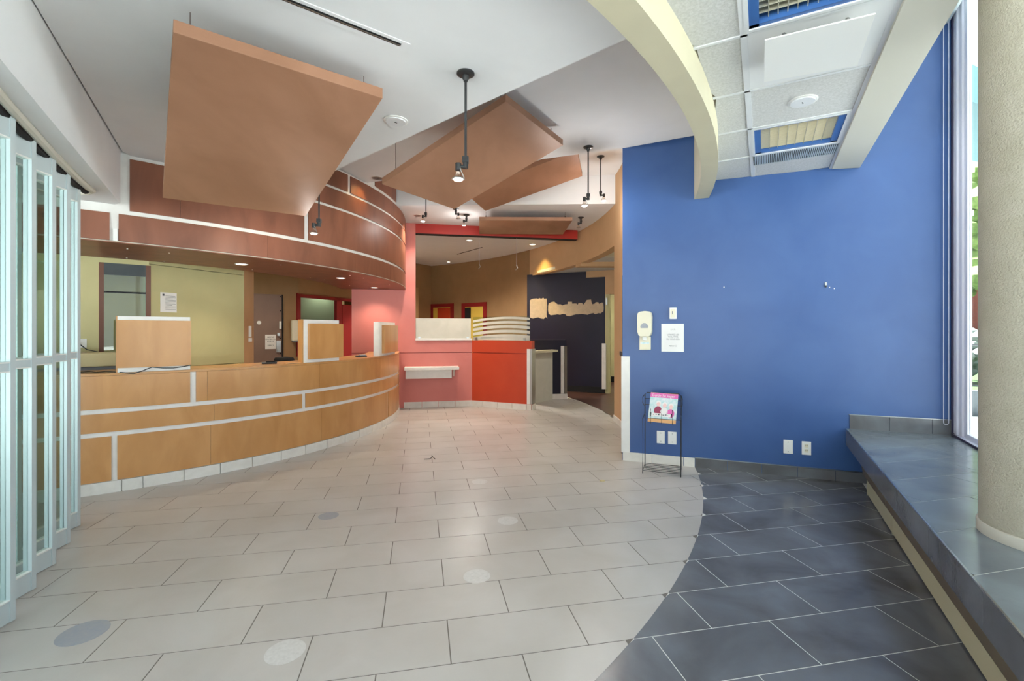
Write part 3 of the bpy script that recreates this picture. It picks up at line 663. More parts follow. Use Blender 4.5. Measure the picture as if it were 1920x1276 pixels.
spot(1.22, 6.43, C3, 3.32, 'thinner rod spotlight with amber rim closest to the blue wall', sgn=1, power=80, fill=14)
spot(-1.29, 7.0, C3, 3.17, 'spotlight dropping below the middle panel at its left end, before the red beam', aim=(-1.1, 7.2, 0), power=90, fill=4)
spot(-.77, 7.89, C4, C4 - .05, 'short ceiling spotlight left of the level wooden panel', aim=(-.9, 8.4, 0), power=190, fill=5)
spot(1.19, 8.07, C4, C4 - .05, 'short unlit ceiling spotlight right of the level wooden panel', lit=False)
spot(-.90, 7.5, C4, C4 - .03, 'unlit spotlight peeking out under the low corner of the middle panel', lit=False, sgn=1)
spot_lamp('wall_spot_beam', (.62, 10.0, 3.25), (.86, 10.42, 2.2), 14, (1, .78, .14), 42, .5, .02)
def ceil_disc(p, z, r, label, grp):
    t = thing('ceiling_speaker', label, 'speaker', (*p, z), grp)
    B().lathe([(r, 0), (r, -.004), (r * .92, -.006)], (*p, z), n=32).out('rim', 'plastic_white', t); B().lathe([(r * .84, 0), (r * .8, -.009)], (*p, z - .004), n=32).out('cover', 'tbar', t)
    B().box((p[0], p[1], z - .014), (.02, .005, .003), .8).out('slot', 'dark', t)
ceil_disc((-.83, 3.335), C1, .086, 'round white flush ceiling plate on the low plaster ceiling', 'round flush ceiling plates')
ceil_disc((1.935, 3.11), tz, .088, 'round white flush ceiling plate on a speckled ceiling tile', 'round flush ceiling plates')
def recess(x, y, z, label, glow, r=.07):
    p = G(x, y, z); t = thing('recessed_light', label, 'light', (*p, z), 'recessed ceiling lights over the hall')
    B().lathe([(r + .014, -.003), (r + .014, 0), (r, 0), (r, -.003)], (*p, z), n=24).out('trim_ring', 'plastic_white', t)
    B().lathe([(r * .98, -.002), (r * .6, -.006), (r * .3, -.003)], (*p, z), n=24).out('reflector', 'down_glow' if glow else 'steel', t)
    return p
p = recess(708, 334, C2, 'mirrored recessed light next to the top of the curved fascia', False)
spot_lamp('recessed_beam', (p[0], p[1], C2 - .02), (-2.05, 6.0, 2.9), 9, (1, .66, .28), 80, .9, .03)
p = recess(783, 404, C4, 'mirrored recessed light just before the red beam', False); spot_lamp('recessed_beam', (*p, C4 - .02), (*p, 0), 110, (1, .9, .76), 120, .8, .04)
for x, y, l in ((880, 450.5, 'left lit recessed light behind the red beam'), (998.5, 458, 'right lit recessed light behind the red beam')):
    p = recess(x, y, C4, l, True); spot_lamp('recessed_beam', (*p, C4 - .02), (*p, 0), 330 if x < 900 else 80, (1, .93, .84) if x < 900 else (1, .74, .22), 150 if x < 900 else 100, .8, .04)
recess(841, 491, C4, 'small recessed light far back at the curved wall', True, .05)
sl = thing('air_slot', 'short black slot in the rear ceiling behind the red beam', 'vent', (*G(880, 470, C4), C4))
a, c = G(857, 476.3, C4), G(904.5, 463.3, C4)
B().prism([(a[0], a[1] - .03), (c[0], c[1] - .03), (c[0], c[1] + .03), (a[0], a[1] + .03)], C4 - .004, C4 - .0005).out('slot', 'dark', sl)
# linear diffuser in the low ceiling
ld = thing('linear_diffuser', 'long slim slot air diffuser in the low white ceiling', 'vent', (-.8, 2.28, C1))
d = (.794, .608); nrm = (-.608, .794); a = (-.584 - d[0] * 2.0, 2.446 - d[1] * 2.0); c = (-.584, 2.446)
def strip(name, w0, w1, z0, z1, mt, ext=0):
    P = [(q[0] + nrm[0] * w + d[0] * e_, q[1] + nrm[1] * w + d[1] * e_) for q, w, e_ in ((a, w0, -ext), (c, w0, ext), (c, w1, ext), (a, w1, -ext))]
    B().prism(P, z0, z1).out(name, mt, ld)
strip('frame', -.035, .045, C1 - .004, C1, 'white_ceiling', .04); strip('slot', -.013, .013, C1 - .0055, C1 - .001, 'dark'); strip('vane', -.002, .004, C1 - .008, C1 - .0056, 'steel')
# pull cords of missing signs
for x, y0, y1 in ((898.7, 449, 503), (968.6, 452, 505)):
    D = 8.95; X = (x - CX) / F * D
    t = thing('hanging_hook', 'thin wire with a small hook, hanging under the %s part of the red beam' % ('left' if x < 900 else 'right'), 'hook', (X, D, 3.17), 'wires with hooks under the red beam')
    B().tube([(X, D, 3.19), (X, D, Zat(y1 - 6, D))], .0025, 6).out('wire', 'cord_white', t); B().tube([(X, D, Zat(y1 - 8, D)), (X + .02, D, Zat(y1 - 3, D)), (X - .02, D, Zat(y1 + 1, D))], .007, 6).out('hook', 'steel', t)

# fluorescent fixtures in the tile ceiling
def fixture(s0, s1, label, lit, b0=.004, b1=.632):
    t = thing('troffer_light', label, 'light', (*gp(.31, (s0 + s1) / 2), tz), 'square fluorescent fixtures in the tile ceiling')
    def q(name, B0, B1, S0, S1, z0, z1, mt): return B().prism([gp(B0, S0), gp(B1, S0), gp(B1, S1), gp(B0, S1)], z0, z1).out(name, mt, t)
    w = .022
    for a in ((b0, b1, s0, s0 + w), (b0, b1, s1 - w, s1), (b0, b0 + w, s0 + w, s1 - w), (b1 - w, b1, s0 + w, s1 - w)): q('frame', *a, tz - .008, tz + .01, 'tbar')
    i0, i1, j0, j1 = b0 + w, b1 - w, s0 + w, s1 - w; w2 = .045
    for a in ((i0, i1, j0, j0 + w2 * .6), (i0, i1, j1 - w2 * .6, j1), (i0, i0 + w2, j0, j1), (i1 - w2, i1, j0, j1)): q('blue_liner', *a, tz + .0, tz + .12, 'louver_blue')
    q('housing', i0, i1, j0, j1, tz + .125, tz + .14, 'lamp_panel' if lit else 'louver_silver')
    i0 += w2; i1 -= w2; j0 += w2 * .6; j1 -= w2 * .6
    n1, n2 = (8, 16) if lit else (12, 11)
    for k in range(1, n1): 
        u = i0 + (i1 - i0) * k / n1; q('louvre_blade', u - .002, u + .002, j0, j1, tz + .02, tz + .07, 'louver_silver')
    for k in range(1, n2):
        v = j0 + (j1 - j0) * k / n2; q('louvre_blade', i0, i1, v - .0015, v + .0015, tz + .02, tz + .06, 'louver_silver')
fixture(1.575, 2.185, 'lit fluorescent fixture with blue liner next to the blue wall', True)
fixture(-.34, .275, 'unlit fluorescent fixture with metal louvre and blue liner, nearest the viewer', False)
spot_lamp('troffer_beam', (*gp(.31, 1.88), tz - .02), (*gp(.31, 1.88), 0), 10, (1, .97, .9), 150, .9, .2)
gr = thing('return_grille', 'ribbed metal return grille beside the lit fluorescent fixture', 'vent', (*gp(.31, 2.32), tz))
B().prism([gp(.004, 2.2), gp(.632, 2.2), gp(.632, 2.45), gp(.004, 2.45)], tz - .001, tz + .02).out('backing', 'dark', gr)
for k in range(46):
    u = .008 + .62 * k / 45; B().prism([gp(u, 2.2), gp(u + .0075, 2.2), gp(u + .0075, 2.45), gp(u, 2.45)], tz - .006, tz - .001).out('rib', 'aluminium', gr)
hp = thing('air_deflector', 'square white deflector plate hung below the tile ceiling', 'vent', (*gp(.32, .6), 2.86))
cs = [(1.268, 2.343), (1.671, 2.147), (1.895, 2.563), (1.476, 2.735)]
B().prism(cs, 2.855, 2.862).out('deflector_plate', 'plastic_white', hp, bevel=.001)
B().prism([gp(.004, .30), gp(.632, .30), gp(.632, .92), gp(.004, .92)], tz - .002, tz + .01).out('backing_panel', 'white_ceiling', hp)
for f, g_ in ((.2, .25), (.8, .25), (.2, .8), (.8, .8)):
    q = (cs[0][0] + (cs[1][0] - cs[0][0]) * f + (cs[3][0] - cs[0][0]) * g_, cs[0][1] + (cs[1][1] - cs[0][1]) * f + (cs[3][1] - cs[0][1]) * g_)
    B().box((*q, 2.895), (.02, .012, .068), .5).out('bracket', 'steel', hp)

# ------------------------------------------------------------------ ledge under the window
lg = thing('window_ledge', 'dark tiled ledge running along the window below the column', 'ledge', (*LE0, 0))
LT = .493
def lp(t, n=0): return wpt(LE0, t, n)
tend = 3.36
B().prism([lp(-4.6, -.012), lp(tend + .0, -.012), (3.875, 4.065), (3.86 - .4726 * 8, 4.07 - .8813 * 8), ], .345, LT - .0012).out('ledge_slab', 'grout_light', lg)
# support wall
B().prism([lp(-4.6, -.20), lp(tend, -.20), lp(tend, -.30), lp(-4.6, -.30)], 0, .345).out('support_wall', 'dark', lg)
Le, Ln = (.9733, .2294), (-.2294, .9733)
LO = (2.131, 2.4735); us = 2.702 - (LO[0] * Le[0] + LO[1] * Le[1])
for r in range(-11, 7):
    for k in range(-8, 6):
        u0 = us + (0 if r % 2 == 0 else .315) + k * .63 + .002; v0 = r * .312 + .002
        W = lambda u, v: (LO[0] + u * Le[0] + v * Ln[0], LO[1] + u * Le[1] + v * Ln[1])
        p = [W(u0, v0), W(u0 + .626, v0), W(u0 + .626, v0 + .308), W(u0, v0 + .308)]
        p = clip_half(p, lp(0, -.004), (-WN[0], -WN[1]))
        if len(p) > 2: p = clip_half(p, (CRN[0] + WN[0] * .03, CRN[1] + WN[1] * .03), WN)
        if len(p) > 2: p = clip_half(p, bw(0, .01), BN)
        if len(p) > 2 and abs(sum(p[i][0] * p[(i + 1) % len(p)][1] - p[(i + 1) % len(p)][0] * p[i][1] for i in range(len(p)))) > .002: B().prism(p, LT - .0012, LT).out('ledge_tile', 'ledge_tile', lg)
t = tend - .005
while t > -4.2:
    B().prism([lp(t), lp(t - .61), lp(t - .61, -.012), lp(t, -.012)], .347, LT - .006).out('edge_tile', 'dark_tile', lg); t -= .613
B().prism([lp(-4.2, .002), lp(tend - .01, .002), lp(tend - .01, -.006), lp(-4.2, -.006)], LT - .005, LT + .001).out('edge_strip', 'steel', lg)
lb = sroot('baseboard_ledge', 'grey tile upstand on the blue wall above the ledge', (*bw(2.4), LT), 'baseboard')
js = [1593, 1667.9, 1748.4, 1790.5]
for a, c in zip(js, js[1:]): B().prism([bw(sx(a, .012) + .002, 0), bw(sx(a, .012) + .002, .012), bw(sx(c, .012) - .002, .012), bw(sx(c, .012) - .002, 0)], LT, .622).out('upstand_tile', 'dark_tile', lb)
B().prism([bw(sx(1592, .012), 0), bw(sx(1592, .012), .014), bw(sx(1791, .012), .014), bw(sx(1791, .012), 0)], .622, .627).out('upstand_strip', 'steel', lb)
ht = thing('baseboard_heater', 'long cream baseboard heater tucked under the tiled ledge', 'heater', (*lp(1, -.12), 0))
for t0, t1 in ((-3.4, 2.13), (2.145, 3.0)):
    B().prism([lp(t0, -.105), lp(t1, -.105), lp(t1, -.125), lp(t0, -.125)], .012, .125).out('front_cover', 'heater_cream', ht)
    B().hexa([(*lp(t0, -.075), .175), (*lp(t1, -.075), .175), (*lp(t1, -.19), .175), (*lp(t0, -.19), .175)], [(*lp(t0, -.05), .335), (*lp(t1, -.05), .335), (*lp(t1, -.19), .335), (*lp(t0, -.19), .335)]).out('hood', 'heater_brown', ht)
B().prism([lp(2.13, -.104), lp(2.145, -.104), lp(2.145, -.19), lp(2.13, -.19)], .0, .18).out('joint_cover', 'heater_cream', ht)
B().prism([lp(3.0, -.104), lp(3.02, -.104), lp(3.02, -.19), lp(3.0, -.19)], .0, .18).out('end_cap', 'heater_cream', ht)
B().tube([(*lp(2.98, -.15), .15), (*lp(-3.4, -.15), .15)], .012, 8).out('fin_tube', 'dark', ht)

# ------------------------------------------------------------------ window and column
wn = sroot('window_3', 'tall window wall along the ledge', (*CRN, LT), 'window')
def wseg2(name, t0, t1, n0, n1, z0, z1, mt): return B().prism([wpt(CRN, -t0, n0), wpt(CRN, -t1, n0), wpt(CRN, -t1, n1), wpt(CRN, -t0, n1)], z0, z1).out(name, mt, wn)
wseg2('dark_edge', -.0, .03, .03, -.04, LT, 4.3, 'dark_frame'); wseg2('jamb', .03, .10, .018, -.04, LT + .02, 4.3, 'window_white'); wseg2('jamb_lip', .10, .17, .004, -.04, LT + .02, 4.3, 'window_white')
wseg2('jamb_outer', .17, .24, -.010, -.04, LT + .02, 4.3, 'window_white')
wseg2('sill', .03, 8.4, .03, -.10, LT - .12, LT + .012, 'window_white'); wseg2('sill_gasket', .03, 8.4, .034, .026, LT, LT + .016, 'dark_frame'); wseg2('sill_rail', .2, 8.4, -.01, -.04, LT + .012, LT + .055, 'window_white')
wseg2('head_rail', .03, 8.4, .02, -.10, 4.25, 4.6, 'window_white')
for t in (2.0, 3.7, 5.4, 7.1, 8.4): wseg2('mullion', t - .03, t + .03, 0, -.09, LT, 4.3, 'window_white')
wseg2('pane', .24, 8.4, -.022, -.028, LT + .05, 4.25, 'clear_glass')
wseg2('apron_wall', -.1, 8.4, -.02, -.10, -.3, LT - .12, 'concrete')
bl = thing('roller_blind', 'rolled-up window blind with cassette above the window', 'blind', (*wpt(CRN, -.1, .1), 4.05))
B().prism([wpt(CRN, -.03, .05), wpt(CRN, -8, .05), wpt(CRN, -8, .16), wpt(CRN, -.03, .16)], 4.08, 4.2).out('cassette', 'aluminium', bl)
B().hexa([(*wpt(CRN, -.05, .16), 3.99), (*wpt(CRN, -8, .16), 3.99), (*wpt(CRN, -8, .17), 3.99), (*wpt(CRN, -.05, .17), 3.99)], [(*wpt(CRN, -.05, .10), 4.12), (*wpt(CRN, -8, .10), 4.12), (*wpt(CRN, -8, .12), 4.12), (*wpt(CRN, -.05, .12), 4.12)]).out('valance', 'aluminium', bl)
sc = sx(1774, .03)
cd = thing('blind_cord', 'pale looped pull cord hanging down the blue wall by the window', 'cord', (*bw(sc, .03), .58))
zb, ztp = .585, 4.1; da = .018
pts = [(*bw(sc - da, .03), ztp), (*bw(sc - da, .03), zb + .02)] + [(*bw(sc - da * cos(k * pi / 8), .03), zb + .018 * (1 - sin(k * pi / 8))) for k in range(1, 8)] + [(*bw(sc + da, .03), zb + .02), (*bw(sc + da, .03), ztp)]
B().tube(pts, .0028, 6).out('cord_loop', 'cord_white', cd)
cl_c = (2.335, 2.005)
clm = thing('column', 'round stucco column standing on the ledge by the window', 'column', (*cl_c, LT))
B().lathe([(.238, LT + .045)] + [(.238, LT + .05 + k * .4) for k in range(11)], (*cl_c, 0), n=64).out('shaft', 'stucco', clm, smooth=True)
B().lathe([(.245, LT), (.245, LT + .045), (.236, LT + .05)], (*cl_c, 0), n=64).out('base_ring', 'beige_trim', clm, smooth=True)

# ------------------------------------------------------------------ folding glass doors
AK = [(-2.24, 1.98), (-2.428, 2.263), (-2.609, 2.539), (-2.761, 2.806), (-2.939, 3.085), (-3.126, 3.36)]
names = ['folding glass door leaf beyond the left edge of the view', 'folding glass door leaf cut by the left edge of the picture', 'second full folding glass door leaf from the left edge', 'middle folding glass door leaf of the stack', 'folding glass door leaf next to last of the stack', 'last folding glass door leaf, closest to the wooden counter']
def leaf(p, q, label, hz=2.432, cat='door leaf'):
    d = (q[0] - p[0], q[1] - p[1]); L = hypot(*d); d = (d[0] / L, d[1] / L); nn = (d[1], -d[0]); th = .02
    t = thing('glass_door_leaf', label, cat, (*p, 0), 'folding glass door leaves')
    def seg(name, a, c, z0, z1, mt, w=th): B().prism([(p[0] + d[0] * u + nn[0] * v, p[1] + d[1] * u + nn[1] * v) for u, v in ((a, -w), (c, -w), (c, w), (a, w))], z0, z1).out(name, mt, t)
    seg('stile', 0, .026, .004, hz, 'aluminium', .022); seg('stile', L - .026, L, .004, hz, 'aluminium', .022)
    seg('hinge_channel', -.012, 0, .004, hz, 'aluminium', .012)
    seg('bottom_rail', .026, L - .026, .004, .105, 'aluminium', .017); seg('middle_rail', .026, L - .026, 1.207, 1.245, 'aluminium', .017); seg('top_rail', .026, L - .026, hz - .105, hz, 'aluminium', .017)
    for z in (.105, 1.201, 1.245, hz - .111): seg('glazing_bead', .026, L - .026, z, z + .006, 'plastic_white', .020)
    seg('glass_pane', .026, L - .026, .111, 1.201, 'door_glass', .003); seg('glass_pane', .026, L - .026, 1.251, hz - .111, 'door_glass', .003)
for p, nm in zip(AK, names): leaf(p, (p[0] + .03, p[1] - .36), nm)
for i, (p, l) in enumerate(zip([(-3.50, 3.28), (-3.72, 3.38), (-3.95, 3.46)], ['nearer glass leaf seen through the stacked doors', 'middle glass leaf seen through the stacked doors', 'farther glass leaf seen through the stacked doors'])):
    leaf(p, (p[0] - .22, p[1] + .12 - .3), l)
tr = sroot('trim_1', 'curved ceiling track of the folding glass doors', (-3, 3, 2.44), 'track')
trk = [(a + .04, c + .025) for a, c in [(-1.75, 1.15), (-2.10, 1.72), (-2.45, 2.26), (-2.78, 2.78), (-3.02, 3.18), (-3.12, 3.36), (-3.17, 3.46), (-3.25, 3.50), (-3.36, 3.47)]]
B().tube([(a, c, 2.445) for a, c in trk], .022, 8).out('track_rail', 'beige_trim', tr, smooth=True)
B().tube([(a - .035, c - .02, 2.437) for a, c in trk[:-2]], .024, 8).out('track_gap', 'dark', tr)
wl_ = B().prism([(-6.8, .3), (-6.6, .3), (-6.6, 15), (-6.8, 15)], -.1, 4.6).out('wall_left', 'cream_paint'); struct(wl_, 'cream side wall beyond the folding glass doors', 'wall')

# ------------------------------------------------------------------ things on the blue wall
def wrect(name, x0, x1, y0, y1, n0, n1, mt, par, bevel=0, label=None):
    a, c = sx(x0, n1), sx(x1, n1); D = Db((a + c) / 2, n1)
    return B().prism([bw(a, n0), bw(a, n1), bw(c, n1), bw(c, n0)], Zat(y1, D), Zat(y0, D)).out(name, mt, par, bevel=bevel, label=label)
def wspot(x, y, n=0): s = sx(x, n); return (*bw(s, n), Zat(y, Db(s, n)))
# soap dispenser
p = wspot(1209.5, 620); t = thing('sanitizer_dispenser', 'cream wall-mounted hand sanitizer dispenser with grey push window', 'dispenser', p)
s = sx(1209.5); D = Db(s); zt, zb_ = Zat(583.5, D), Zat(631, D)
def prof(n0, n1, ring):        # ring: (s offset, z) list, extruded from the wall; front slightly smaller
    v = [(*bw(s + a, n0), z) for a, z in ring] + [(*bw(s + a * .93, n1), (z - (zt + zb_) / 2) * .97 + (zt + zb_) / 2) for a, z in ring]; n = len(ring)
    return B().add(v, [tuple(range(n)), tuple(range(n, 2 * n))[::-1]] + [(i, n + i, n + (i + 1) % n, (i + 1) % n) for i in range(n)])
w = .078
ring = [(-w * .97, zb_ + .05), (-w * .80, zb_ + .012), (-w * .6, zb_)] + [(w * .6, zb_), (w * .80, zb_ + .012), (w * .97, zb_ + .05), (w, zt - .06), (w * .93, zt - .02), (w * .7, zt - .003), (0, zt + .004), (-w * .7, zt - .003), (-w * .93, zt - .02), (-w, zt - .06)]
prof(0, .10, ring).out('housing', 'plastic_cream', t, smooth=True, bevel=.006)
ring = [(-.036, zt - .178), (.036, zt - .178), (.042, zt - .165), (.034, zt - .145), (.012, zt - .125), (-.012, zt - .125), (-.034, zt - .145), (-.042, zt - .165)]
prof(.098, .104, ring).out('push_window', 'sticker_grey', t)
text('lettering', 'PURELL', .026, 'navy_ink', t, (*bw(s, .098), zt - .078), BD, BN); text('small_print', 'ADVANCED', .009, 'grey_text', t, (*bw(s, .0985), zt - .096), BD, BN)
B().prism([bw(s - .055, 0), bw(s - .055, .03), bw(s + .06, .03), bw(s + .06, 0)], Zat(655, D), zb_).out('drip_tray_back', 'plastic_cream', t)
B().prism([bw(s - .02, .03), bw(s - .02, .085), bw(s + .02, .085), bw(s + .02, .03)], zb_ - .035, zb_).out('nozzle', 'plastic_white', t, bevel=.004)
B().prism([bw(s - .045, .0305), bw(s - .045, .032), bw(s + .045, .032), bw(s + .045, .0305)], zb_ - .075, zb_ - .055).out('blue_strip', 'mag_teal', t)
B().prism([bw(s - .055, .03), bw(s - .055, .06), bw(s + .06, .06), bw(s + .06, .03)], Zat(655, D), Zat(655, D) + .006).out('tray_lip', 'plastic_cream', t)
# thermostat
t = thing('thermostat', 'small white thermostat above the paper notice on the blue wall', 'thermostat', wspot(1262, 587))
wrect('case', 1255.3, 1268.8, 576, 597.5, 0, .03, 'plastic_white', t, .004); wrect('dial_cover', 1257.5, 1266.5, 579, 595, .03, .034, 'plastic_cream', t, .002)
wrect('lever', 1260, 1261.5, 583, 589, .034, .038, 'grey_text', t)
# notice
t = thing('paper_notice', 'white framed paper notice in French on the blue wall beside the dispenser', 'notice', wspot(1261, 633))
wrect('sleeve', 1240, 1282, 606.8, 659, 0, .004, 'plastic_white', t); wrect('sheet', 1244.3, 1280, 608.5, 655.5, .004, .006, 'paper', t)
s = sx(1262, .006); D = Db(s, .006)
for txt, y, sz, mt in (('S.V.P.', 618.5, .022, 'grey_text'), ('UTILISEZ LES', 628.3, .021, 'ink'), ('TOILETTES', 632.3, .021, 'ink'), ('DU SOUS-SOL', 636.5, .021, 'ink'), ('MERCI! ☺', 649.3, .017, 'ink')):
    text('lettering', txt, sz, mt, t, (*bw(s, .0065), Zat(y, D)), BD, BN)
def plate(x0, x1, y0, y1, label, kind, grp='white wall plates on the blue wall'):
    t = thing('wall_plate' if kind == 'blank' else 'power_outlet', label, 'outlet', wspot((x0 + x1) / 2, (y0 + y1) / 2), grp)
    wrect('cover_plate', x0, x1, y0, y1, 0, .006, 'plastic_white', t, .002)
    xm, ym = (x0 + x1) / 2, (y0 + y1) / 2
    if kind == 'outlet':
        for yy in (ym - 4.6, ym + 4.6):
            sf = wrect('socket_face', xm - 3.6, xm + 3.6, yy - 3.2, yy + 3.2, .006, .008, 'plastic_cream', t)
            for dx_ in (-1.6, 1.3): wrect('slot', xm + dx_, xm + dx_ + .6, yy - 1.8, yy + .6, .008, .009, 'dark', sf)
    else:
        for yy in (y0 + 4, y1 - 4): wrect('screw', xm - .8, xm + .8, yy - .8, yy + .8, .006, .008, 'steel', t)
plate(1231.5, 1246.5, 807.5, 831, 'white blank wall plate behind the magazine rack, the left of the two', 'blank'); plate(1252.5, 1268.5, 809, 832.5, 'white blank wall plate behind the magazine rack, the right of the two', 'blank')
plate(1469, 1487, 824.5, 850, 'white blank wall plate left of the power outlet near the ledge', 'blank'); plate(1503.5, 1521, 827.5, 852.5, 'white double power outlet on the blue wall near the ledge', 'outlet')
t = thing('wall_hook', 'tiny metal hook screwed high into the blue wall', 'hook', wspot(1549, 533.5)); wrect('base', 1546.8, 1551, 529, 534.5, 0, .012, 'steel', t, .002); wrect('hook_tip', 1547.5, 1550.5, 534.5, 538, .0, .02, 'black_metal', t, .002)
for x, y in ((1555.5, 538.5), (1564.5, 540.5), (1357.5, 538)): wrect('filled_hole', x - .9, x + .9, y - 1, y + 1, 0, .0015, 'paper', wr)

# magazine rack
fo = (1.285, 4.593); U, V = (.9358, -.3526), (.3526, .9358)
def mr(u, v, z): return (fo[0] + U[0] * u + V[0] * v, fo[1] + U[1] * u + V[1] * v, z)
t = thing('magazine_rack', 'black wire magazine rack standing on the floor by the blue wall', 'rack', mr(.17, .14, 0))
W_, Dp = .352, .27
B().tube([mr(0, 0, 0), mr(0, 0, .546), mr(W_, 0, .546), mr(W_, 0, 0)], .0045).out('front_hoop', 'black_metal', t, smooth=False)
B().tube([mr(0, Dp, 0), mr(0, Dp, .745), mr(.02, Dp, .762), mr(W_ - .02, Dp, .762), mr(W_, Dp, .745), mr(W_, Dp, 0)], .0045).out('back_hoop', 'black_metal', t)
for z in (.70, .64): B().tube([mr(0, Dp, z), mr(W_, Dp, z)], .003, 6).out('back_wire', 'black_metal', t)
for k in range(6): B().tube([mr(0, Dp * k / 5, .03), mr(W_, Dp * k / 5, .03)], .003, 6).out('shelf_wire', 'black_metal', t)
for u in (0, W_): B().tube([mr(u, 0, .03), mr(u, Dp, .03)], .0035, 6).out('side_wire', 'black_metal', t); B().tube([mr(u, 0, .546), mr(u, Dp, .546)], .0035, 6).out('side_wire', 'black_metal', t)
for u in (.075, .175, .275): B().tube([mr(u, 0, .64 if u != .175 else .60), mr(u, -.004, .50), mr(u, Dp, .47), mr(u, Dp, .7)], .003, 6).out('basket_wire', 'black_metal', t)
for u in (0, W_): B().tube([mr(u, Dp, .745), mr(u - (.02 if u == 0 else -.012), Dp - .05, .72), mr(u - (.02 if u == 0 else -.012), Dp - .05, .66), mr(u, Dp, .62)], .0035, 6).out('side_hook', 'black_metal', t)
mg = thing('magazine', 'stack of glossy pink-topped property magazines in the wire rack', 'magazine', mr(.17, .06, .5))
def mp(a, h, n=0): # a across, h up the cover
    v0 = .035 + h * .42 - n; return mr(.043 + a + h * .075, v0, .508 + h * .90 - a * .035)
MW, MH = .262, .30
def quad(name, a0, a1, h0, h1, mt, n0, n1): return B().hexa([mp(a0, h0, n0), mp(a1, h0, n0), mp(a1, h0, n1), mp(a0, h0, n1)], [mp(a0, h1, n0), mp(a1, h1, n0), mp(a1, h1, n1), mp(a0, h1, n1)]).out(name, mt, mg)
quad('page_block', 0, MW, 0, MH, 'orange_book', -.03, -.001); quad('cover', 0, MW, .0, MH, 'mag_teal', -.001, .0); quad('pink_banner', 0, MW, .255, MH, 'mag_pink', 0, .001)
quad('orange_edge', 0, MW, 0, .035, 'orange_book', 0, .001)
def blob(name, ca, ch, ra, rh, mt, n): 
    v = [mp(ca + ra * cos(k * pi / 8), ch + rh * sin(k * pi / 8), n) for k in range(16)]; b = B().add(v, [tuple(range(16))]); return b.out(name, mt, mg)
for ca, ch, bm in ((.085, .185, 'maroon_print'), (.145, .175, 'paper'), (.205, .165, 'mag_pink')):
    blob('printed_body', ca, ch - .065, .036, .045, bm, .0012); blob('printed_hair', ca, ch + .014, .024, .024, 'paper', .0016); blob('printed_face', ca, ch, .018, .022, 'skin_print', .002)
quad('sticker_label', .03, .21, .062, .092, 'paper', .0, .0026)
quad('clip', .018, .026, .055, .098, 'dark', .0, .006); quad('clip', .212, .22, .055, .098, 'dark', .0, .006)
cu = bpy.data.curves.new('l', 'FONT'); cu.body = 'Guide Se loger'; cu.size = .037; to = bpy.data.objects.new('l', cu); scn.collection.objects.link(to)
me = bpy.data.meshes.new_from_object(to.evaluated_get(bpy.context.evaluated_depsgraph_get())); bpy.data.objects.remove(to)
b = B(); b.v = [mp(.012 + v.co.x, .264 + v.co.y, .0018) for v in me.vertices]; b.f = [tuple(q.vertices) for q in me.polygons]; b.out('lettering', 'paper', mg)
cu = bpy.data.curves.new('l', 'FONT'); cu.body = 'Duplex à vendre'; cu.size = .022; to = bpy.data.objects.new('l', cu); scn.collection.objects.link(to)
me = bpy.data.meshes.new_from_object(to.evaluated_get(bpy.context.evaluated_depsgraph_get())); bpy.data.objects.remove(to); bpy.data.meshes.remove(me)
for k in range(7):
    quad('scribble', .045 + .022 * k, .045 + .022 * k + (.016 if k % 3 else .009), .074 + .003 * (k % 2), .078 + .004 * (k % 3), 'ink', .002, .0032)

# ------------------------------------------------------------------ round floor stickers
for x, y, r, mt, l in ((899, 902.5, .073, 'sticker_white', 'white round floor sticker farthest from the viewer, right of the hall middle'), (952, 975.5, .075, 'sticker_white', 'white round floor sticker with a dark fleck, second farthest'),
                       (894, 1079.5, .077, 'sticker_white', 'white round floor sticker in the middle of the hall'), (535, 1221, .083, 'sticker_white', 'white round floor sticker closest to the bottom edge'),
                       (616, 966.5, .074, 'sticker_grey', 'blue-grey round floor sticker, the small far one'), (156, 1185.5, .098, 'sticker_grey', 'blue-grey round floor sticker near the folding glass doors')):
    p = G(x, y); tag(B().lathe([(r, .0), (r, .0008)], (*p, 0), n=36).out('floor_sticker', mt), l, 'sticker', 'round stickers on the floor')
tag(B().tube([(*G(795, 861), .004), (*G(806, 861), .007), (*G(811, 857), .01), (*G(816, 861), .004)], .004, 5).out('twig', 'dark'), 'tiny dark twig lying on the pale tiles', 'debris')
p = G(1129, 901); tag(B().lathe([(.028, 0), (.022, .006), (.006, .010)], (*p, 0), n=7).out('crumb', 'worktop'), 'small beige crumb lying on the pale tiles', 'debris')

# ------------------------------------------------------------------ screens, shelf and desk round the coral wall
def rslab(name, a, c, n0, n1, z0, z1, mt, par, fr_=rp): return B().prism([fr_(a, n0), fr_(c, n0), fr_(c, n1), fr_(a, n1)], z0, z1).out(name, mt, par)
t = thing('frosted_screen', 'plain frosted glass screen standing on the coral low wall', 'screen', (*rp(.7), 1.228))
rslab('sill', s1, s2, -.14, .02, 1.228, 1.262, 'white_core', t); rslab('glass_sheet', s1 + .005, rx(883), -.03, -.018, 1.264, 1.632, 'frost', t)
rslab('clamp', s1 + .05, s1 + .09, -.04, -.005, 1.262, 1.29, 'steel', t); rslab('clamp', s2 - .1, s2 - .06, -.04, -.005, 1.262, 1.29, 'steel', t)
t = thing('striped_screen', 'glass screen with five arched frosted bands on the orange low wall', 'screen', (*op(.55), 1.228))
sa, sb_ = ox(885.8), ox(992.5)
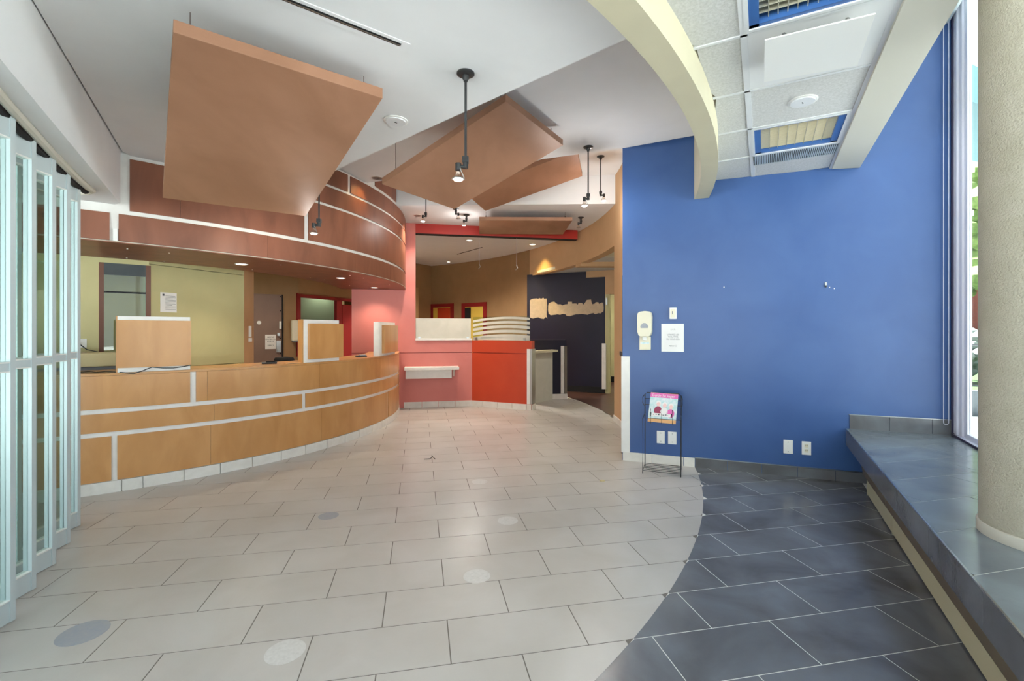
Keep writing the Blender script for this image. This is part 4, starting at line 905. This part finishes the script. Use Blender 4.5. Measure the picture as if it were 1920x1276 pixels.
def band(h0, h1, name, mt, n0=-.03, n1=-.018, bow=.04):
    b = B(); v = []; N = 16
    for i in range(N + 1):
        u = i / N; z = bow * (1 - (2 * u - 1) ** 2); tilt = .035 * (1 - u) * -1 + .015 * u * 0
        for nn_, zz_ in ((n0, h0), (n1, h0), (n1, h1), (n0, h1)): v.append((*op(sa + (sb_ - sa) * u, nn_), zz_ + z + tilt))
    f = []
    for i in range(N):
        k = 4 * i
        for j in range(4): f.append((k + j, k + 4 + j, k + 4 + (j + 1) % 4, k + (j + 1) % 4))
    f += [(0, 1, 2, 3), (4 * N + 3, 4 * N + 2, 4 * N + 1, 4 * N)]
    return b.add(v, f).out(name, mt, t)
for h0, h1 in ((1.255, 1.315), (1.345, 1.398), (1.43, 1.478), (1.510, 1.556), (1.59, 1.632)): band(h0, h1, 'frosted_band', 'frost')
rslab('base_band', sa, sb_, -.03, -.018, 1.232, 1.285, 'frost', t, op)
rslab('glass_sheet', sa, sb_, -.034, -.031, 1.232, 1.66, 'door_glass', t, op)
rslab('clamp', sa + .06, sa + .1, -.05, .0, 1.226, 1.275, 'steel', t, op); rslab('clamp', sb_ - .12, sb_ - .08, -.05, .0, 1.226, 1.275, 'steel', t, op)
t = thing('wall_shelf', 'white shelf with apron and bracket on the coral wall by the counter', 'shelf', (*rp(.5, .1), .72))
a0_ = rx(757); a1_ = ray_line(861, rp(0, .30), RDr)
rslab('shelf_board', a0_ + .02, a1_, .0, .30, .705, .752, 'white_core', t); rslab('apron', a0_ + .04, ray_line(847, rp(0, .18), RDr), .165, .185, .545, .705, 'white_core', t)
b = ray_line(850, rp(0, .2), RDr)
B().hexa([rp(b, 0) + (.56,), rp(b + .03, 0) + (.56,), rp(b + .03, .03) + (.56,), rp(b, .03) + (.56,)], [rp(b, 0) + (.705,), rp(b + .03, 0) + (.705,), rp(b + .03, .24) + (.705,), rp(b, .24) + (.705,)]).out('bracket', 'base_tile', t)
t = thing('side_desk', 'white panelled desk with cream top between orange and navy low walls', 'desk', (.6, 9.3, 0))
B().prism([(.372, 8.95), (.83, 9.54), (.79, 9.57), (.312, 8.99)], .0, .975).out('end_panel', 'frost', t); B().prism([(.357, 8.74), (.93, 9.44), (.82, 9.56), (.27, 8.98)], .977, 1.02).out('desk_top', 'cream_paint', t)

# ------------------------------------------------------------------ teller side things
def onc(x, y, z=1.036): return G(x, y, z)
for i, (x, y, l) in enumerate(((505, 681.5, 'black card terminal tray on the counter before the green wall'), (677, 668.5, 'black card terminal tray on the counter between the two right screens'))):
    p = onc(x, y); t = thing('card_reader', l, 'device', (*p, 1.036), 'card terminal trays on the counter')
    B().box((*p, 1.046), (.15, .09, .018), .5).out('tray', 'black_metal', t, bevel=.004); B().box((p[0] + .02, p[1] - .01, 1.061), (.09, .06, .012), .5).out('pad', 'dark' if i == 0 else 'sticker_grey', t)
p = onc(549, 680.5); tag(B().box((*p, 1.04), (.16, .11, .006), .7).out('clipboard', 'orange_book'), 'flat tan folder on the counter left of the square screen', 'folder')
pa, pb, pc = G(710, 669, 1.036), G(737, 667, 1.036), None
D = 7.35
ob = B().hexa([(*G(701, 667.5, 1.036), 1.036), (*G(709, 667.5, 1.036), 1.036), (G(709, 667.5, 1.036)[0], G(713, 667.5, 1.036)[1] + .12, 1.036), (G(701, 667.5, 1.036)[0], G(703, 667.5, 1.036)[1] + .12, 1.036)],
              [((707 - CX) / F * 7.0, 7.0, 1.33), ((710 - CX) / F * 7.0, 7.0, 1.33), ((710 - CX) / F * 7.1, 7.1, 1.33), ((707 - CX) / F * 7.1, 7.1, 1.33)]).out('plastic_bag', 'bag_orange'); tag(ob, 'bright orange plastic bag slumped behind the far counter screen', 'bag')
# notice on olive wall
def gpt(s, n=0): d = (P3[0] - P2[0], P3[1] - P2[1]); L = hypot(*d); return (P2[0] + d[0] / L * s + d[1] / L * n, P2[1] + d[1] / L * s - d[0] / L * n)
GD = ((P3[0] - P2[0]) / 1.116, (P3[1] - P2[1]) / 1.116); GNn = (GD[1], -GD[0])
a, c = ray_line(300.5, P2, GD), ray_line(331, P2, GD); D = gpt(a)[1]
t = thing('wall_notice', 'white typed notice with black logo on the olive green wall', 'notice', (*gpt((a + c) / 2), 1.7))
B().prism([gpt(a, 0), gpt(a, .004), gpt(c, .004), gpt(c, 0)], Zat(584.5, D), Zat(547.5, D)).out('sheet', 'paper', t)
B().prism([gpt(a + .02, .004), gpt(a + .02, .0055), gpt(a + .04, .0055), gpt(a + .04, .004)], Zat(554, D), Zat(550, D)).out('logo', 'ink', t)
for k in range(11):
    y = 553.5 + k * 2.5; L_ = (.13, .16, .10, .15, .16, .12, .15, .09, .16, .14, .15)[k]; B().prism([gpt(a + .05, .004), gpt(a + .05, .005), gpt(min(a + .05 + L_ * .8, c - .01), .005), gpt(min(a + .05 + L_ * .8, c - .01), .004)], Zat(y + .7, D), Zat(y, D)).out('printed_line', 'grey_text', t)
# notice on the brown door
a, c = dx(497), dx(517); D = dp((a + c) / 2, .05)[1]; t = thing('door_notice', 'white paper sign taped on the brown door', 'notice', (*dp((a + c) / 2, .05), 1.4))
slab('sheet', a, c, Zat(654, D), Zat(627, D), 'paper', t, th=.004, n0=.052, fr_=dp)
for txt, y in (('NE PAS', 633), ('FERMER LA', 636.8), ('PORTE', 640.6), ('MERCI', 648.5)): text('lettering', txt, .036, 'ink', t, (*dp((a + c) / 2, .053), Zat(y, D)), du, dn)
# intercom on the return wall, wall unit by red frame, bin
tag(B().box((-3.55, 6.30, 1.39), (.04, .05, .15), -.3).box((-3.55, 6.30, 1.28), (.05, .06, .05), -.3).out('intercom', 'plastic_white'), 'small white intercom with yellow base beside the brown door', 'intercom')
c = dp(dx(550.5), .12); t = thing('towel_dispenser', 'tall cream wall dispenser between the brown door and red frame', 'dispenser', (*c, 1.3))
B().box((*c, (Zat(600, c[1]) + Zat(639, c[1])) / 2), (.12, .12, Zat(600, c[1]) - Zat(639, c[1])), .63).out('housing', 'plastic_cream', t, bevel=.02); B().box((c[0] + .02, c[1] - .02, Zat(639.5, c[1])), (.1, .1, .02), .63).out('outlet_lip', 'grey_text', t)
t = thing('waste_bin', 'grey bin with black lid behind the counter near the door', 'bin', (-3.95, 8.1, 0)); B().lathe([(.13, 0), (.155, .87)], (-3.95, 8.1, 0), n=24).out('bin_body', 'sticker_grey', t, smooth=True); B().lathe([(.162, .87), (.162, .91), (.14, .94), (.05, .95)], (-3.95, 8.1, 0), n=24).out('lid', 'dark', t, smooth=True)
# left worktop, plug and cables
t = thing('back_worktop', 'beige worktop with drawer units below, along the olive wall', 'worktop', (-4.4, 4.3, 0))
wk = [(-5.2, 3.92), (-4.22, 4.62), (-3.93, 4.86), (-3.74, 4.62), (-4.05, 4.36), (-5.0, 3.66)]
B().prism(wk, 1.06, 1.19).out('worktop_slab', 'worktop', t, bevel=.004); B().prism([(-5.15, 3.9), (-4.2, 4.6), (-4.0, 4.7), (-3.85, 4.6), (-4.1, 4.4), (-5.0, 3.72)], 0, 1.055).out('drawer_unit', 'sticker_grey', t)
wq = lambda s, n: (P0[0] + .8147 * s + .5799 * n, P0[1] + .5799 * s - .8147 * n)
s = ray_line(151.5, P0, (.8147, .5799)); D = wq(s, 0)[1]; t = thing('wall_socket', 'white socket plate with a black plug on the olive wall behind the glass doors', 'outlet', (*wq(s, 0), 1.3))
B().prism([wq(s - .045, 0), wq(s - .045, .008), wq(s + .045, .008), wq(s + .045, 0)], Zat(651.5, D), Zat(635, D)).out('cover_plate', 'plastic_white', t); B().lathe([(.012, 0), (.012, .026)], (*wq(s - .01, .009), Zat(643.5, D)), (.58, -.81, 0), 10).out('plug', 'cord', t)
z0 = Zat(643.5, D); q = wq(s - .01, .035)
tag(B().tube([(*q, z0), (q[0] + .06, q[1] + .02, z0 - .06), (q[0] + .14, q[1] + .07, z0 - .09), (q[0] + .25, q[1] + .12, z0 - .105), (q[0] + .36, q[1] + .16, 1.20), (q[0] + .44, q[1] + .13, 1.197)], .005, 6).out('power_cable', 'cord'), 'black power cable running from the socket along the beige worktop', 'cable')
def cc(x, dr_, z): a = ang_at(x, CC, RC); return (CC[0] + (RC + dr_) * cos(a), CC[1] + (RC + dr_) * sin(a), z)
tag(B().tube([cc(140, -.20, 1.04), cc(160, -.22, 1.04), cc(176, -.10, 1.04), cc(196, -.16, 1.04), cc(214, -.05, 1.04), cc(232, .010, 1.035), cc(250, .014, 1.022), cc(268, .012, 1.045), cc(285, .012, 1.075), cc(305, .013, 1.062), cc(325, .013, 1.058), cc(345, .012, 1.068), cc(357, .012, 1.078)], .0045, 6).out('loose_cable', 'cord'), 'thin dark cable trailing over the counter in front of the widest screen', 'cable')
# rear wall doors
def rear_door(x0, x1, ytop, label, inner, leaf_m, leaf_w, nm):
    a0, a1 = [atan2(q[1] - WC[1], q[0] - WC[0]) for q in (ray_circle(x0, WC, RW, True), ray_circle(x1, WC, RW, True))]
    zt_ = Zat(ytop, (ray_circle(x0, WC, RW, True)[1] + ray_circle(x1, WC, RW, True)[1]) / 2)
    t = sroot(nm, label, (*ray_circle(x0, WC, RW, True), 0), 'door'); da_ = a1 - a0
    B().arc(WC, RW - .03, RW + .01, a0, a0 + da_ * .13, 0, zt_, 1).out('frame_side', 'dark_red_paint', t); B().arc(WC, RW - .03, RW + .01, a1 - da_ * .13, a1, 0, zt_, 1).out('frame_side', 'dark_red_paint', t); B().arc(WC, RW - .03, RW + .01, a0, a1, zt_ - .09, zt_ + .02, 3).out('frame_head', 'dark_red_paint', t)
    B().arc(WC, RW - .012, RW - .002, a0 + da_ * .13, a1 - da_ * .13, 0, zt_ - .09, 3).out('room_view', inner, t)
    B().arc(WC, RW - .022, RW - .013, a0 + da_ * leaf_w[0], a0 + da_ * leaf_w[1], 0, zt_ - .11, 2).out('door_leaf', leaf_m, t)
rear_door(807, 851, 570.5, 'red framed doorway with a red door in the rear curved wall', 'yellow_paint', 'warm_red', (.32, .85), 'door_4')
rear_door(866.5, 913, 568.5, 'red framed doorway with yellow room behind in the rear curved wall', 'yellow_paint', 'dark', (.13, .36), 'door_5')
t = sroot('door_6', 'red framed doorway at the left end of the rear wall', (-2.85, 13.5, 0), 'door')
def swl(s, n): d = (-.547, -.837); return (e[0] + d[0] * s - .837 * -n * -1 * -1 if False else e[0] + d[0] * s + .837 * n, e[1] + d[1] * s - .547 * n)
sdoor = lambda a, c, z0, z1, n, mt, nm: B().prism([swl(a, 0), swl(a, n), swl(c, n), swl(c, 0)], z0, z1).out(nm, mt, t)
sdoor(.55, .68, 0, 2.16, .03, 'dark_red_paint', 'frame_side'); sdoor(.68, 1.5, 2.05, 2.16, .03, 'dark_red_paint', 'frame_head'); sdoor(.68, 1.5, 0, 2.05, .012, 'yellow_paint', 'room_view'); sdoor(1.5, 1.62, 0, 2.16, .03, 'dark_red_paint', 'frame_side')
pot = spot_lamp('rear_room_fill', (-2.2, 11.2, 3.3), (-2.2, 11.2, 0), 330, (1, .9, .75), 140, .8, .1)  # added fill lamp without a fitting, brightens the deep rear room
spot_lamp('hall_ceiling_beam', (2.3, 8.25, 2.7), (2.3, 8.25, 0), 60, (1, .98, .9), 150, .9, .15)
spot_lamp('hall_end_beam', (2.9, 11.4, 2.7), (2.9, 11.6, 0), 60, (.95, 1, .9), 160, .9, .15)
spot_lamp('office_fill', (-4.6, 11.2, 2.55), (-4.6, 11.2, 0), 90, (.95, 1, .9), 160, .9, .15)  # added fill lamp, brightens the office view inside the red frame
spot_lamp('office_fill', (-5.0, 5.6, 2.5), (-5.0, 5.6, 0), 30, (1, .98, .85), 160, .9, .15)  # added fill lamp for the office behind the brown framed window
spot_lamp('teller_fill', (-4.2, 7.6, 2.55), (-4.2, 7.6, 0), 80, (1, .88, .70), 160, .9, .15)  # added fill lamp over the teller zone, has no fitting

# ------------------------------------------------------------------ outside
gnd = B().prism([(-40, -40), (40, -40), (40, 40), (-40, 40)], -.6, -.3).out('ground', 'sidewalk'); struct(gnd, 'pale sidewalk outside the window', 'ground')
rwl = B().prism([(6, 11.2), (16, 5.4), (16.15, 5.6), (6.15, 11.4)], -.3, .2).out('wall_garden', 'concrete'); struct(rwl, 'low concrete garden wall outside', 'wall')
ln = B().prism([(6.2, 11.4), (16.2, 5.6), (30, 20), (16, 34)], -.3, .12).out('ground_lawn', 'grass'); struct(ln, 'lawn behind the garden wall', 'ground')
t = thing('garden_fence', 'black metal railing on the low concrete wall outside', 'fence', (9, 9.5, .2))
B().tube([(6, 11.3, 1.12), (16, 5.5, 1.12)], .02, 6).out('top_rail', 'black_metal', t); B().tube([(6, 11.3, .3), (16, 5.5, .3)], .02, 6).out('bottom_rail', 'black_metal', t)
bar = B()
for k in range(90):
    f = k / 89; X, Y = 6 + 10 * f, 11.3 - 5.8 * f; B().tube([(X, Y, .2), (X, Y, 1.14)], .009, 5).out('fence_bar', 'black_metal', t)
def bush(name, c, r, zs, mt, label, cat, nb=70, trunk=None):
    rnd = random.Random(hash(name) % 99 + int(c[0] * 7)); t = thing(name, label, cat, (c[0], c[1], -.1))
    b = B()
    for k in range(nb):
        a, d_, h = rnd.random() * 6.28, sqrt(rnd.random()) * r, rnd.random(); q = (c[0] + d_ * cos(a), c[1] + d_ * sin(a), c[2] + (h - .5) * zs * sqrt(max(.1, 1 - (d_ / r) ** 2)))
        s_ = r * (.10 + .14 * rnd.random()); b.lathe([(.01, -s_), (s_ * .8, -s_ * .5), (s_, 0), (s_ * .7, s_ * .6), (.01, s_)], q, n=6)
    b.out('leaves', mt, t)['kind'] = 'stuff'
    if trunk: B().tube([(c[0], c[1], -.1), (c[0], c[1], c[2])], trunk, 8).out('trunk', 'brown_frame', t)
bush('street_tree', (15.5, 15.0, 4.6), 2.0, 4.5, 'foliage', 'pale green leafy tree outside behind the railing', 'tree', 220, .14)
bush('pale_shrub', (11.2, 11.9, .8), .8, 1.2, 'shrub_pale', 'pale whitish shrub outside behind the railing', 'shrub', 90)
hs_ = thing('brick_house', 'red brick house beyond the lawn', 'house', (24, 24, 0)); B().prism([(20, 27), (28, 21), (31, 25), (23, 31)], -.3, 5.2).out('brick_walls', 'brick_far', hs_); B().prism([(19.7, 26.9), (28, 20.7), (31.3, 25), (23, 31.3)], 5.2, 5.5).out('roof_slab', 'concrete', hs_)
for k in range(4):
    f = .12 + .22 * k; B().prism([(20 + 8 * f, 26.97 - 6 * f), (20 + 8 * (f + .1), 26.97 - 6 * (f + .1)), (20.1 + 8 * (f + .1), 27.1 - 6 * (f + .1)), (20.1 + 8 * f, 27.1 - 6 * f)], 1.6, 3.2).out('window', 'window_white', hs_)
cn = B().prism([(2.6, 4.9), (6.6, 4.9), (6.6, 5.4), (2.6, 5.4)], 3.4, 3.8)
cn = B().prism([(4.25, 4.35), (5.4, 4.9), (6.1, 6.0), (4.8, 5.6)], 3.55, 3.9).out('roof_overhang', 'teal_soffit'); struct(cn, 'teal grey edge of an overhang outside the window top', 'overhang')
